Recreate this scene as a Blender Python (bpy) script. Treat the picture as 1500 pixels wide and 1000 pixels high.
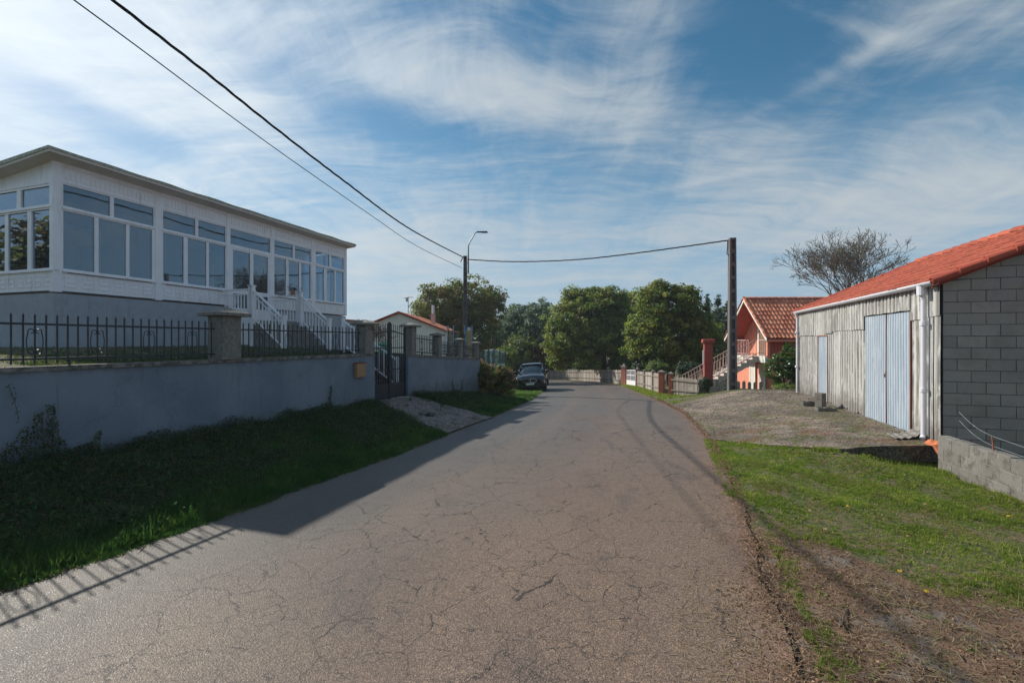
import bpy, math, random
import numpy as np
from math import sin, cos, pi, radians, sqrt
random.seed(7); rng = np.random.default_rng(11)
D = bpy.data; S = bpy.context.scene
for o in list(D.objects): D.objects.remove(o)
COL = S.collection

# ------------------------------------------------------------------ camera
FPX = 667.0
cam = D.cameras.new('camera'); co = D.objects.new('camera', cam); COL.objects.link(co)
cam.sensor_width = 36.0; cam.lens = 36.0*FPX/1500.0
co.location = (0, 0, 0); co.rotation_euler = (radians(90), 0, 0)
cam.clip_start = 0.05; cam.clip_end = 6000
S.camera = co

# ------------------------------------------------------------------ sun and sky
SUN_A, SUN_E = radians(57.0), radians(35.0)
sd = D.lights.new('sun', 'SUN'); so = D.objects.new('sun', sd); COL.objects.link(so)
sd.energy = 5.0; sd.angle = radians(0.55); sd.color = (1.0, 0.93, 0.82)
so.rotation_euler = (radians(90) - SUN_E, 0, 0)
# lamp shines along -Z local; aim it from the sun's direction
from mathutils import Vector, Matrix
SUNV = Vector((-sin(SUN_A)*cos(SUN_E), cos(SUN_A)*cos(SUN_E), sin(SUN_E)))
so.rotation_euler = SUNV.to_track_quat('Z', 'Y').to_euler()
S.view_settings.view_transform = 'Standard'; S.view_settings.look = 'None'
S.view_settings.exposure = 0.10; S.view_settings.gamma = 1.0

class NT:
    """small node-tree writer"""
    def __init__(s, tree): s.t = tree; s.n = tree.nodes; s.l = tree.links
    def new(s, typ, **kw):
        n = s.n.new(typ)
        for k, v in kw.items(): setattr(n, k, v)
        return n
    def put(s, sock, v):
        if v is None: return
        if isinstance(v, bpy.types.NodeSocket): s.l.new(v, sock)
        else:
            if isinstance(v, tuple) and len(v) == 3 and sock.type == 'RGBA': v = (*v, 1)
            sock.default_value = v
    def math(s, op, a, b=None, c=None, clamp=False):
        n = s.new('ShaderNodeMath', operation=op, use_clamp=clamp)
        s.put(n.inputs[0], a); s.put(n.inputs[1], b); s.put(n.inputs[2], c) if c is not None else None
        return n.outputs[0]
    def vmath(s, op, a, b=None):
        n = s.new('ShaderNodeVectorMath', operation=op)
        s.put(n.inputs[0], a); s.put(n.inputs[1], b)
        return n.outputs[0]
    def mix(s, f, a, b, mode='MIX'):
        n = s.new('ShaderNodeMix', data_type='RGBA', blend_type=mode)
        s.put(n.inputs[0], f); s.put(n.inputs[6], a); s.put(n.inputs[7], b)
        return n.outputs[2]
    def noise(s, vec, scale, detail=4, rough=0.55, dist=0.0, out=0):
        n = s.new('ShaderNodeTexNoise'); s.put(n.inputs['Vector'], vec)
        n.inputs['Scale'].default_value = scale; n.inputs['Detail'].default_value = detail
        n.inputs['Roughness'].default_value = rough; n.inputs['Distortion'].default_value = dist
        return n.outputs[out]
    def voro(s, vec, scale, feature='F1', out=0, rnd=1.0):
        n = s.new('ShaderNodeTexVoronoi', feature=feature); s.put(n.inputs['Vector'], vec)
        n.inputs['Scale'].default_value = scale; n.inputs['Randomness'].default_value = rnd
        return n.outputs[out]
    def ramp(s, f, *stops):
        n = s.new('ShaderNodeMapRange', interpolation_type='SMOOTHSTEP')
        s.put(n.inputs[0], f)
        for i, v in enumerate(stops): n.inputs[1+i].default_value = v
        return n.outputs[0]
    def mapping(s, vec, scale=(1, 1, 1), rot=(0, 0, 0), loc=(0, 0, 0)):
        n = s.new('ShaderNodeMapping'); s.put(n.inputs[0], vec)
        n.inputs['Scale'].default_value = scale; n.inputs['Rotation'].default_value = rot; n.inputs['Location'].default_value = loc
        return n.outputs[0]
    def sep(s, vec):
        n = s.new('ShaderNodeSeparateXYZ'); s.put(n.inputs[0], vec); return n.outputs
    def comb(s, x, y, z):
        n = s.new('ShaderNodeCombineXYZ'); s.put(n.inputs[0], x); s.put(n.inputs[1], y); s.put(n.inputs[2], z); return n.outputs[0]

W = D.worlds.new('World'); S.world = W; W.use_nodes = True
W.node_tree.nodes.clear(); w = NT(W.node_tree)
sky = w.new('ShaderNodeTexSky', sky_type='NISHITA', sun_disc=False)
sky.sun_elevation = SUN_E; sky.sun_rotation = -SUN_A
sky.altitude = 300; sky.air_density = 1.0; sky.dust_density = 0.6; sky.ozone_density = 2.0
tc = w.new('ShaderNodeTexCoord').outputs['Generated']
dx, dy, dz = w.sep(tc)[:3]
az = w.math('ARCTAN2', dx, dy)                 # compass angle from the road's direction, radians
el = w.math('ARCSINE', dz)
# cloud sheet coordinates: the sky direction met with a high flat layer
zz = w.math('ADD', w.math('MAXIMUM', dz, 0.0), 0.16)
cx = w.math('DIVIDE', dx, zz); cy = w.math('DIVIDE', dy, zz)
cv = w.comb(cx, cy, 0.0)
warp = w.noise(cv, 0.7, 3, 0.5, out=1)
wv = w.vmath('ADD', cv, w.vmath('MULTIPLY', w.vmath('SUBTRACT', warp, (0.5, 0.5, 0.5)), (0.9, 0.9, 0)))
big = w.noise(w.mapping(wv, (0.55, 1.0, 1), (0, 0, radians(25))), 0.8, 5, 0.55)
streak = w.noise(w.mapping(wv, (0.32, 1.9, 1), (0, 0, radians(-18))), 1.8, 7, 0.62, 0.4)
streak2 = w.noise(w.mapping(wv, (1.9, 0.35, 1), (0, 0, radians(-35))), 1.6, 7, 0.65, 0.6)
fine = w.noise(w.mapping(wv, (1.0, 2.6, 1), (0, 0, radians(10))), 6.0, 6, 0.65, 0.3)
cen = lambda n_, k: w.math('MULTIPLY', w.math('SUBTRACT', n_, 0.5), k)
cov = w.math('ADD', cen(big, 1.0), 0.76)
for n_, k in ((streak, 1.1), (streak2, .85), (fine, .6)): cov = w.math('ADD', cov, cen(n_, k))
def blob(px, py, rx, ry, amp, rot=0.0):
    """a soft patch of thicker (or thinner) cirrus round one sky direction"""
    x, z = (px-750)/FPX, (500-py)/FPX
    a0 = math.atan(x); e0 = math.atan(z/sqrt(1+x*x))
    ca = w.math('SUBTRACT', az, a0); ce = w.math('SUBTRACT', el, e0)
    c, s_ = cos(rot), sin(rot)
    u = w.math('ADD', w.math('MULTIPLY', ca, c/rx), w.math('MULTIPLY', ce, s_/rx))
    v = w.math('ADD', w.math('MULTIPLY', ca, -s_/ry), w.math('MULTIPLY', ce, c/ry))
    r2 = w.math('ADD', w.math('MULTIPLY', u, u), w.math('MULTIPLY', v, v))
    return w.math('MULTIPLY', w.math('EXPONENT', w.math('MULTIPLY', r2, -1.0)), amp)
BLOBS = [(40, 60, .34, .20, .26, 0), (330, 60, .30, .14, .16, -.1), (330, 300, .42, .14, .22, -.2), (120, 330, .3, .12, .05, 0), (90, 150, .16, .03, -.3, -.2), (30, 240, .12, .03, -.2, 0), (560, 90, .30, .10, .20, -.1),
         (860, 190, .40, .085, .34, -.22), (1090, 240, .30, .10, .22, -.5), (760, 160, .25, .06, .12, 0),
         (560, 175, .22, .050, -.46, -.18), (760, 205, .22, .035, -.30, -.1), (960, 235, .24, .070, -.34, .05), (1110, 45, .20, .15, -.50, .1), (800, 25, .08, .05, -.2, .1), (940, 20, .07, .10, .18, .5),
         (1235, 97, .17, .015, .28, .28), (1290, 50, .12, .013, .14, -.55), (1420, 60, .10, .014, .12, .3), (170, 205, .10, .045, -.34, -.25),
         (250, 215, .07, .04, -.16, .2), (1290, 190, .16, .06, -.10, 0), (1000, 272, .16, .008, .2, .08), (980, 345, .5, .06, .18, 0), (640, 350, .3, .10, .22, 0), (1350, 300, .3, .07, .22, .1), (1060, 290, .2, .03, -.16, .05), (1180, 330, .2, .02, -.14, 0)]
for b in BLOBS: cov = w.math('ADD', cov, blob(*b))
dens = w.ramp(cov, 0.42, 1.45, 0.0, 1.0)
# toward the sun the thin sheet glows white
sv = w.new('ShaderNodeVectorMath', operation='DOT_PRODUCT'); w.put(sv.inputs[0], tc); sv.inputs[1].default_value = SUNV
glow = w.math('POWER', w.math('MAXIMUM', sv.outputs['Value'], 0.0), 5.0)
low = w.ramp(el, -0.02, 0.50, 1.5, 0.0)
hs = w.new('ShaderNodeHueSaturation'); hs.inputs['Saturation'].default_value = 1.25; hs.inputs['Value'].default_value = 1.0; hs.inputs['Hue'].default_value = .482; w.put(hs.inputs['Color'], sky.outputs[0])
cl_b = w.math('MULTIPLY_ADD', glow, 5.4, 6.1)
cl = w.mix(1.0, (0.87, 0.95, 1.0), w.comb(cl_b, cl_b, cl_b), 'MULTIPLY')
body = w.mix(w.math('MULTIPLY', low, 0.55), hs.outputs[0], (3.1, 4.6, 6.2))
body = w.mix(w.math('MULTIPLY', dens, 0.90), body, cl)
bgn = w.new('ShaderNodeBackground'); w.put(bgn.inputs[0], body); bgn.inputs[1].default_value = 0.093
wo = w.new('ShaderNodeOutputWorld'); w.l.new(bgn.outputs[0], wo.inputs[0])
W.cycles.sampling_method = 'MANUAL'; W.cycles.sample_map_resolution = 1024

S.cycles.max_bounces = 8; S.cycles.transparent_max_bounces = 16
S.cycles.use_denoising = True

# ------------------------------------------------------------------ terrain functions
def G(Y):
    t = min(Y, 62.0) - 12.0
    return -2.1 - .058*0.5*(t + sqrt(t*t + 4))
def px2g(px, py):
    lo, hi = 0.5, 300.0; k = (py-500)/FPX
    for _ in range(60):
        m = (lo+hi)/2
        if k*m > -G(m): hi = m
        else: lo = m
    return ((px-750)/FPX*lo, lo)
def at(px, py, Y): return Vector(((px-750)/FPX*Y, Y, (500-py)/FPX*Y))
_L = [px2g(*p) for p in [(0, 863), (167, 812), (333, 753), (455, 709), (580, 665), (673, 628), (719, 610.7), (780, 584), (795, 573), (798, 567)]]
_L = [(_L[0][0]-.44*9.5, _L[0][1]-9.5)] + _L + [(1.6, 44), (-2.5, 52.5), (-12, 60), (-30, 66)]
_R = [px2g(*p) for p in [(1172, 1000), (1137, 900), (1103, 790), (1076, 710), (1040, 642), (1000, 603), (972, 589), (953, 581.5), (913, 565), (880, 559.5)]]
_R = [(_R[0][0]-2.6, -6.0), (1.05, 0.0)] + _R + [(7.6, 49), (3.5, 56), (-6, 64), (-28, 72)]
def interpY(P, Y):
    ys = [p[1] for p in P]; xs = [p[0] for p in P]
    return float(np.interp(Y, ys, xs))
def EL(Y): return interpY(_L, Y)
def ER(Y): return interpY(_R, Y)
def WX(Y): return -8.39 + .374*Y
def sm(x): x = max(0., min(1., x)); return x*x*(3-2*x)
def wb(Y): return float(np.interp(Y, [-10, 12.4, 14, 18.9, 22], [-1.62, -1.66, -1.72, -2.25, G(22)]))
def wt(Y): return float(np.interp(Y, [-10, 12.4, 13.94, 18.9], [-.326, -.326, -.40, -.70]))
def padz(X, Y):
    u = sm((X-ER(Y))/3.2); return G(Y) + (-1.87-G(Y))*u
def H(X, Y):
    g = G(Y); e = EL(Y); z = g
    if X < e and Y < 22:
        k = sm((e-X)/max(.3, e-WX(Y))) if Y < 20 else 0
        if Y >= 19: k *= (22-Y)/3 if Y > 20 else 1
        z = g + (wb(Y)-g)*max(0, k)
    elif X > ER(Y):
        r = ER(Y)
        if Y < 8.3 or (Y < 10.3 and X < 5.9 and Y < 8.12+(5.9-X)*1.15):
            z = g + .02*sin(X*2.1+Y)*sm((X-r)/.6) + .015*sin(X*5+Y*3)*sm((X-r)/.6) - .06*sm((X-r)/4)
            ye = 8.12+max(0, 5.9-X)*1.15; k_ = (1-sm((X-5.6)/1.2))*sm((Y-ye+1.6)/1.6); z = z*(1-k_) + (padz(X, min(Y, 17))-.015)*k_
        elif Y < 24:
            f = 1 - sm((Y-17.5)/5.0); z = g + (padz(X, Y)-g)*f - (.10 if Y < 17.6 else 0)*sm((X-r)/1.5)
    return z

# ------------------------------------------------------------------ mesh builder
class MB:
    def __init__(s): s.v = []; s.f = []; s.c = []; s.uv = None
    def add(s, verts, faces, col=None):
        n = len(s.v); s.v.extend([tuple(p) for p in verts]); s.f.extend([tuple(i+n for i in f) for f in faces])
        s.c.extend([col]*len(faces)); return s
    def hexa(s, P, col=None):
        return s.add(P, [(0, 3, 2, 1), (4, 5, 6, 7), (0, 1, 5, 4), (1, 2, 6, 5), (2, 3, 7, 6), (3, 0, 4, 7)], col)
    def box(s, F, x0, x1, y0, y1, z0, z1, col=None):
        return s.hexa([F(x0, y0, z0), F(x1, y0, z0), F(x1, y1, z0), F(x0, y1, z0), F(x0, y0, z1), F(x1, y0, z1), F(x1, y1, z1), F(x0, y1, z1)], col)
    def tube(s, pts, r, n=8, col=None, cap=True):
        pts = [Vector(p) for p in pts]; rr = r if isinstance(r, (list, tuple)) else [r]*len(pts)
        up = Vector((0, 0, 1)); base = len(s.v); ring = []
        t0 = (pts[1]-pts[0]).normalized(); a = t0.cross(up)
        if a.length < .05: a = t0.cross(Vector((1, 0, 0)))
        a.normalize()
        for i, p in enumerate(pts):
            t = (pts[min(i+1, len(pts)-1)]-pts[max(i-1, 0)]).normalized()
            a = (a - t*a.dot(t)).normalized(); b = t.cross(a)
            ring.append([p + a*(rr[i]*cos(2*pi*k/n)) + b*(rr[i]*sin(2*pi*k/n)) for k in range(n)])
        vs = [q for R_ in ring for q in R_]; fs = []
        for i in range(len(pts)-1):
            for k in range(n):
                fs.append((i*n+k, i*n+(k+1) % n, (i+1)*n+(k+1) % n, (i+1)*n+k))
        if cap: fs.append(tuple(range(n-1, -1, -1))); fs.append(tuple((len(pts)-1)*n+k for k in range(n)))
        return s.add(vs, fs, col)
    def grid(s, P, nu, nv, col=None):
        return s.add(P, [(i*nv+j, (i+1)*nv+j, (i+1)*nv+j+1, i*nv+j+1) for i in range(nu-1) for j in range(nv-1)], col)
    def build(s, name, mat, parent=None, smooth=False, bevel=0, origin=None):
        wp = Vector((0, 0, 0)); q = parent
        while q is not None: wp += q.location; q = q.parent
        off = wp if origin is None else Vector(origin)
        me = D.meshes.new(name)
        me.from_pydata([(p[0]-off.x, p[1]-off.y, p[2]-off.z) for p in s.v], [], s.f)
        if any(c is not None for c in s.c):
            at_ = me.attributes.new('tone', 'FLOAT', 'FACE')
            at_.data.foreach_set('value', [0.5 if c is None else float(c) for c in s.c])
        me.update()
        if smooth: me.shade_smooth()
        me.materials.append(mat)
        o = D.objects.new(name, me); COL.objects.link(o)
        if parent is not None: o.parent = parent
        o.location = off - wp
        if bevel:
            b = o.modifiers.new('bevel', 'BEVEL'); b.width = bevel; b.segments = 2; b.limit_method = 'ANGLE'
        return o
def ID(x, y, z): return (x, y, z)
def frame(o, u, n):
    return lambda s, t, z: (o[0]+u[0]*s+n[0]*t, o[1]+u[1]*s+n[1]*t, z)
def tag(o, label=None, cat=None, group=None, kind=None):
    for k, v in (('label', label), ('category', cat), ('group', group), ('kind', kind)):
        if v: o[k] = v
    return o
def empty(name, loc, label, cat, group=None, kind=None, rz=0):
    o = D.objects.new(name, None); COL.objects.link(o); o.location = loc; o.rotation_euler.z = rz
    o.empty_display_size = .2
    return tag(o, label, cat, group, kind)
def copy_tree(o, parent=None):
    c = o.copy(); COL.objects.link(c); c.parent = parent
    for ch in list(o.children): copy_tree(ch, c)
    return c

# ------------------------------------------------------------------ materials
def mat(name):
    m = D.materials.new(name); m.use_nodes = True; m.node_tree.nodes.clear(); n = NT(m.node_tree)
    out = n.new('ShaderNodeOutputMaterial'); p = n.new('ShaderNodeBsdfPrincipled'); n.l.new(p.outputs[0], out.inputs[0])
    n.p = p; n.out = out; n.co = n.new('ShaderNodeTexCoord').outputs['Object']
    g = n.new('ShaderNodeNewGeometry'); n.pos = g.outputs['Position']
    return m, n
def bump(n, h, strength=.3, dist=.01):
    b = n.new('ShaderNodeBump'); b.inputs['Strength'].default_value = strength; b.inputs['Distance'].default_value = dist
    n.put(b.inputs['Height'], h); n.l.new(b.outputs[0], n.p.inputs['Normal']); return b
def P(n, color=None, rough=None, metal=None, spec=None):
    n.put(n.p.inputs['Base Color'], color); n.put(n.p.inputs['Roughness'], rough)
    if metal is not None: n.p.inputs['Metallic'].default_value = metal
    if spec is not None: n.p.inputs['Specular IOR Level'].default_value = spec
def tone(n, name='tone'):
    a = n.new('ShaderNodeAttribute', attribute_name=name); return a.outputs['Fac']
def simple(name, c, rough=.6, var=.12, scale=6, metal=None, spec=None, bmp=0, dirt=None):
    m, n = mat(name)
    v = n.noise(n.pos, scale, 5, .6); v2 = n.noise(n.pos, scale*9, 3, .6)
    f = n.math('ADD', n.math('MULTIPLY', v, .7), n.math('MULTIPLY', v2, .3))
    cc = n.mix(n.ramp(f, .3, .7, 0, 1), tuple(x*(1-var) for x in c), tuple(min(1, x*(1+var)) for x in c))
    if dirt:
        dm = n.ramp(n.noise(n.mapping(n.pos, (3, 3, .6)), 2.3, 6, .65), .52, .72, 0, dirt[1])
        cc = n.mix(dm, cc, dirt[0])
    P(n, cc, rough, metal, spec)
    if bmp: bump(n, v2, bmp, .004)
    return m
M = {}
M['white'] = simple('white_lacquer', (.87, .86, .90), .35, .04, 3, dirt=((.42, .40, .36), .35))
M['soffit'] = simple('soffit_plaster', (.62, .57, .53), .8, .08, 4)
M['plinth'] = simple('grey_render', (.36, .385, .43), .9, .10, 5, bmp=.5, dirt=((.20, .20, .20), .4))
M['roofslab'] = simple('lichened_slab', (.40, .41, .34), .9, .45, 14, bmp=.6)
M['iron'] = simple('dark_iron', (.020, .030, .042), .45, .2, 20, spec=.4)
M['concrete'] = simple('old_concrete', (.23, .22, .20), .92, .25, 9, bmp=.6, dirt=((.09, .09, .075), .7))
M['pole'] = simple('pole_concrete', (.135, .125, .125), .9, .2, 11, bmp=.4, dirt=((.10, .09, .09), .6))
M['stone'] = simple('pillar_stone', (.20, .19, .17), .95, .35, 16, bmp=.8, dirt=((.10, .095, .08), .6))
M['steel'] = simple('galvanised_steel', (.35, .38, .40), .45, .1, 10, metal=.6)
M['cable'] = simple('cable_rubber', (.015, .015, .017), .6, .1, 10)
M['pvc'] = simple('white_plastic_pipe', (.66, .66, .72), .4, .03, 5, dirt=((.4, .38, .34), .4))
M['rust'] = simple('rusty_iron', (.22, .075, .035), .85, .3, 30)
M['clay'] = simple('orange_clay', (.55, .17, .075), .85, .15, 10)
M['bark'] = simple('bark', (.085, .068, .052), .95, .35, 12, bmp=.6)
M['barkgrey'] = simple('grey_bark', (.13, .115, .10), .95, .3, 12)
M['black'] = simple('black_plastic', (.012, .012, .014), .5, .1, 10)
M['tyre'] = simple('tyre_rubber', (.018, .018, .019), .8, .1, 20)
M['salmon'] = simple('salmon_render', (.72, .27, .18), .9, .08, 4, dirt=((.38, .17, .12), .5))
M['redren'] = simple('red_render', (.40, .085, .065), .9, .12, 5, dirt=((.22, .06, .05), .5))
M['redpost'] = simple('faded_red_brick_paint', (.36, .11, .07), .9, .2, 9, dirt=((.2, .12, .1), .6))
M['railpink'] = simple('pinkish_rail_paint', (.50, .33, .29), .6, .1, 10)
M['steps'] = simple('granite_steps', (.52, .45, .41), .9, .15, 9)
M['creamwall'] = simple('cream_render', (.74, .74, .68), .9, .06, 3)
M['tanbox'] = simple('tan_painted_metal', (.34, .205, .11), .5, .1, 8)
M['greenbox'] = simple('green_plastic', (.04, .30, .16), .45, .1, 8)
M['bluepost'] = simple('blue_painted_post', (.03, .14, .28), .6, .15, 8)
M['yellow'] = simple('yellow_petals', (.85, .60, .02), .7, .1, 20)
M['paper'] = simple('pale_litter', (.6, .55, .48), .8, .1, 20)
M['mortar'] = simple('dark_mortar', (.13, .125, .12), .95, .3, 12, dirt=((.26, .25, .24), .8))
M['interior'] = simple('gallery_interior', (.46, .48, .50), .9, .05, 2)
M['brownfloor'] = simple('gallery_floor', (.20, .14, .10), .6, .1, 3)
M['wood_in'] = simple('inner_door_wood', (.18, .11, .07), .6, .1, 3)

def m_glass():
    m, n = mat('window_glass'); n.n.remove(n.p)
    tr = n.new('ShaderNodeBsdfTransparent'); tr.inputs[0].default_value = (.52, .62, .70, 1)
    gl = n.new('ShaderNodeBsdfGlossy'); gl.inputs['Roughness'].default_value = .02; gl.inputs[0].default_value = (.70, .78, .86, 1)
    fr = n.new('ShaderNodeLayerWeight'); fr.inputs[0].default_value = .35
    f = n.math('MULTIPLY_ADD', fr.outputs['Facing'], .40, .13)
    nz = n.noise(n.pos, 1.3, 2, .5)
    b = n.new('ShaderNodeBump'); b.inputs['Strength'].default_value = .06; b.inputs['Distance'].default_value = .05; n.put(b.inputs['Height'], nz)
    n.l.new(b.outputs[0], gl.inputs['Normal'])
    mx = n.new('ShaderNodeMixShader'); n.put(mx.inputs[0], f); n.l.new(tr.outputs[0], mx.inputs[1]); n.l.new(gl.outputs[0], mx.inputs[2])
    n.l.new(mx.outputs[0], n.out.inputs[0]); return m
M['glass'] = m_glass()

def m_net(name, c, alpha):
    m, n = mat(name); n.n.remove(n.p)
    tr = n.new('ShaderNodeBsdfTransparent'); df = n.new('ShaderNodeBsdfDiffuse'); df.inputs[0].default_value = (*c, 1)
    tl = n.new('ShaderNodeBsdfTranslucent'); tl.inputs[0].default_value = (*c, 1)
    ad = n.new('ShaderNodeMixShader'); ad.inputs[0].default_value = .5; n.l.new(df.outputs[0], ad.inputs[1]); n.l.new(tl.outputs[0], ad.inputs[2])
    mx = n.new('ShaderNodeMixShader'); n.put(mx.inputs[0], n.ramp(n.noise(n.pos, 3, 4), .3, .7, alpha*.7, min(1, alpha*1.2)))
    n.l.new(tr.outputs[0], mx.inputs[1]); n.l.new(ad.outputs[0], mx.inputs[2]); n.l.new(mx.outputs[0], n.out.inputs[0]); return m
M['net'] = m_net('olive_netting', (.075, .082, .060), .95)
M['bluenet'] = m_net('blue_green_sheeting', (.12, .22, .24), .75)
M['palenet'] = m_net('pale_sheeting', (.40, .46, .46), .8)

def m_road():
    m, n = mat('worn_asphalt')
    uv = n.new('ShaderNodeUVMap', uv_map='UVMap').outputs[0]; u, v = n.sep(uv)[:2]
    p = n.pos
    base = n.mix(n.ramp(n.noise(p, .35, 5, .6), .35, .65, 0, 1), (.108, .098, .090), (.150, .134, .118))
    # brown dust carried over the middle and the lawn side
    side = n.ramp(n.math('ADD', u, n.math('MULTIPLY', n.math('SUBTRACT', n.noise(p, .5, 4), .5), .5)), .15, .75, 0, .85)
    base = n.mix(side, base, (.222, .156, .114))
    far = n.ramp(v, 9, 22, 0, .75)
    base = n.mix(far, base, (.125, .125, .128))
    for c0, wd, amt in ((.36, .05, .20), (.66, .05, .26)):
        tr = n.math('ABSOLUTE', n.math('SUBTRACT', n.math('ADD', u, n.math('MULTIPLY', n.math('SUBTRACT', n.noise(p, .8, 3), .5), .06)), c0))
        base = n.mix(n.ramp(tr, 0.0, wd*1.8, amt, 0), base, (.245, .180, .132))
    ed = n.ramp(n.math('ADD', u, n.math('MULTIPLY', n.math('SUBTRACT', n.noise(p, 2.2, 4), .5), .12)), .92, 1.0, 0, .75)
    base = n.mix(ed, base, (.23, .14, .10))
    el_ = n.ramp(n.math('ADD', u, n.math('MULTIPLY', n.math('SUBTRACT', n.noise(p, 3, 4), .5), .06)), .03, .0, 0, .6)
    base = n.mix(el_, base, (.10, .08, .06))
    # ochre spots of soil
    oc = n.math('MULTIPLY', n.ramp(n.noise(n.mapping(p, (1.5, .6, 1)), 1.3, 6, .7), .57, .74, 0, .50), n.ramp(u, .3, .6, 0, 1))
    base = n.mix(oc, base, (.30, .185, .120))
    # dark worn tar patches
    dk = n.ramp(n.noise(n.mapping(p, (1.2, .5, 1)), 1.1, 4, .6), .56, .70, 0, .45)
    base = n.mix(dk, base, (.075, .068, .066))
    pt = n.math('MULTIPLY', n.ramp(n.noise(n.mapping(p, (.9, .45, 1), loc=(4, 9, 0)), .9, 5, .6), .50, .62, 0, .5), n.ramp(u, .25, .5, 0, 1)); base = n.mix(pt, base, (.155, .115, .095))
    # crack network, warped so the cells are uneven
    wp = n.vmath('ADD', p, n.vmath('MULTIPLY', n.vmath('SUBTRACT', n.noise(p, 2.0, 5, .65, out=1), (.5, .5, .5)), (.42, .42, 0)))
    wp2 = n.vmath('ADD', wp, n.vmath('MULTIPLY', n.vmath('SUBTRACT', n.noise(p, 14, 3, .6, out=1), (.5, .5, .5)), (.07, .07, 0)))
    c1 = n.voro(wp2, 1.9, 'DISTANCE_TO_EDGE'); c2 = n.voro(wp2, 4.6, 'DISTANCE_TO_EDGE')
    wid = n.math('MULTIPLY', n.ramp(n.noise(p, 2.6, 4, .7), .3, .7, .1, 1), .0118)
    k1 = n.math('LESS_THAN', c1, wid)
    k1 = n.math('MULTIPLY', k1, n.ramp(n.noise(p, .75, 3), .38, .52, .5, 1))
    k2 = n.math('MULTIPLY', n.math('LESS_THAN', c2, n.math('MULTIPLY', wid, 1.5)), n.ramp(n.noise(n.mapping(p, loc=(7, 3, 0)), .7, 3), .36, .54, .1, 1))
    gate = n.ramp(u, .12, .32, .12, 1)
    crack = n.math('MULTIPLY', n.math('MAXIMUM', k1, n.math('MULTIPLY', k2, .8)), gate, clamp=True)
    # aggregate
    spf = n.sep(n.voro(p, 120, 'F1', out=1))[0]
    near = n.ramp(v, 8, 16, 1, .3)
    lo_ = n.ramp(u, .0, .5, .35, .12)
    f_ = n.math('MULTIPLY', n.math('SUBTRACT', n.math('POWER', spf, 2.2), .30), n.math('MULTIPLY', near, n.math('ADD', lo_, .95)))
    f1 = n.math('ADD', f_, 1.0); base = n.mix(1.0, base, n.comb(f1, f1, f1), 'MULTIPLY'); base = n.mix(1.0, base, (.86, .835, .82), 'MULTIPLY')
    sp2 = n.ramp(n.noise(p, 170, 2, .7), .35, .65, .80, 1.22)
    base = n.mix(1.0, base, n.comb(sp2, sp2, sp2), 'MULTIPLY')
    base = n.mix(n.math('MULTIPLY', crack, .88), base, (.022, .020, .019))
    sp3 = n.sep(n.voro(p, 190, 'F1', out=1))[1]
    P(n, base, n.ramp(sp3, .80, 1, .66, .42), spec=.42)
    h = n.math('ADD', n.voro(p, 95, 'F1'), n.math('MULTIPLY', n.noise(p, 30, 4), .4))
    h = n.math('SUBTRACT', h, n.math('MULTIPLY', crack, 1.2))
    bump(n, h, .5, .006)
    return m
M['road'] = m_road()

def m_ground():
    m, n = mat('earth_and_turf'); p = n.pos
    soil = n.mix(n.ramp(n.noise(p, 3, 6, .65), .35, .65, 0, 1), (.078, .042, .027), (.185, .105, .068))
    soil = n.mix(n.ramp(n.noise(p, 28, 4, .7), .55, .72, 0, .7), soil, (.24, .20, .17))
    soil = n.mix(n.ramp(n.noise(p, 2.2, 6, .7), .54, .66, 0, .75), soil, (.21, .185, .165))
    soil = n.mix(n.ramp(n.noise(n.mapping(p, loc=(3, 3, 3)), 3.1, 6, .7), .56, .66, 0, .7), soil, (.055, .060, .025))
    turf = n.mix(n.ramp(n.noise(p, 9, 5, .7), .35, .65, 0, 1), (.040, .060, .016), (.110, .125, .040))
    turf = n.mix(n.ramp(n.noise(p, 4.5, 6, .7), .46, .62, 0, .8), turf, (.155, .098, .060))
    turf = n.mix(n.ramp(n.noise(p, 38, 4, .7), .52, .66, 0, .6), turf, (.22, .19, .12))
    # bare earth in the near corner of the lawn
    x, y, z = n.sep(p)[:3]
    q = n.math('DIVIDE', n.math('SUBTRACT', x, 2.95), .62); yb = n.math('MULTIPLY_ADD', n.math('EXPONENT', n.math('MULTIPLY', n.math('MULTIPLY', q, q), -1.0)), 1.55, 3.72)
    ed = n.math('SUBTRACT', n.math('ADD', yb, n.math('MULTIPLY', n.math('SUBTRACT', n.noise(p, 1.6, 5), .5), 1.1)), y)
    bare = n.math('MULTIPLY', n.ramp(ed, -.15, .25, 0, 1), n.ramp(x, 0, .5, 0, 1))
    c = n.mix(bare, turf, soil)
    P(n, c, .95); bump(n, n.math('ADD', n.noise(p, 22, 5, .7), n.math('MULTIPLY', n.noise(p, 90, 3), .4)), .9, .03)
    return m
M['ground'] = m_ground()

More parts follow.
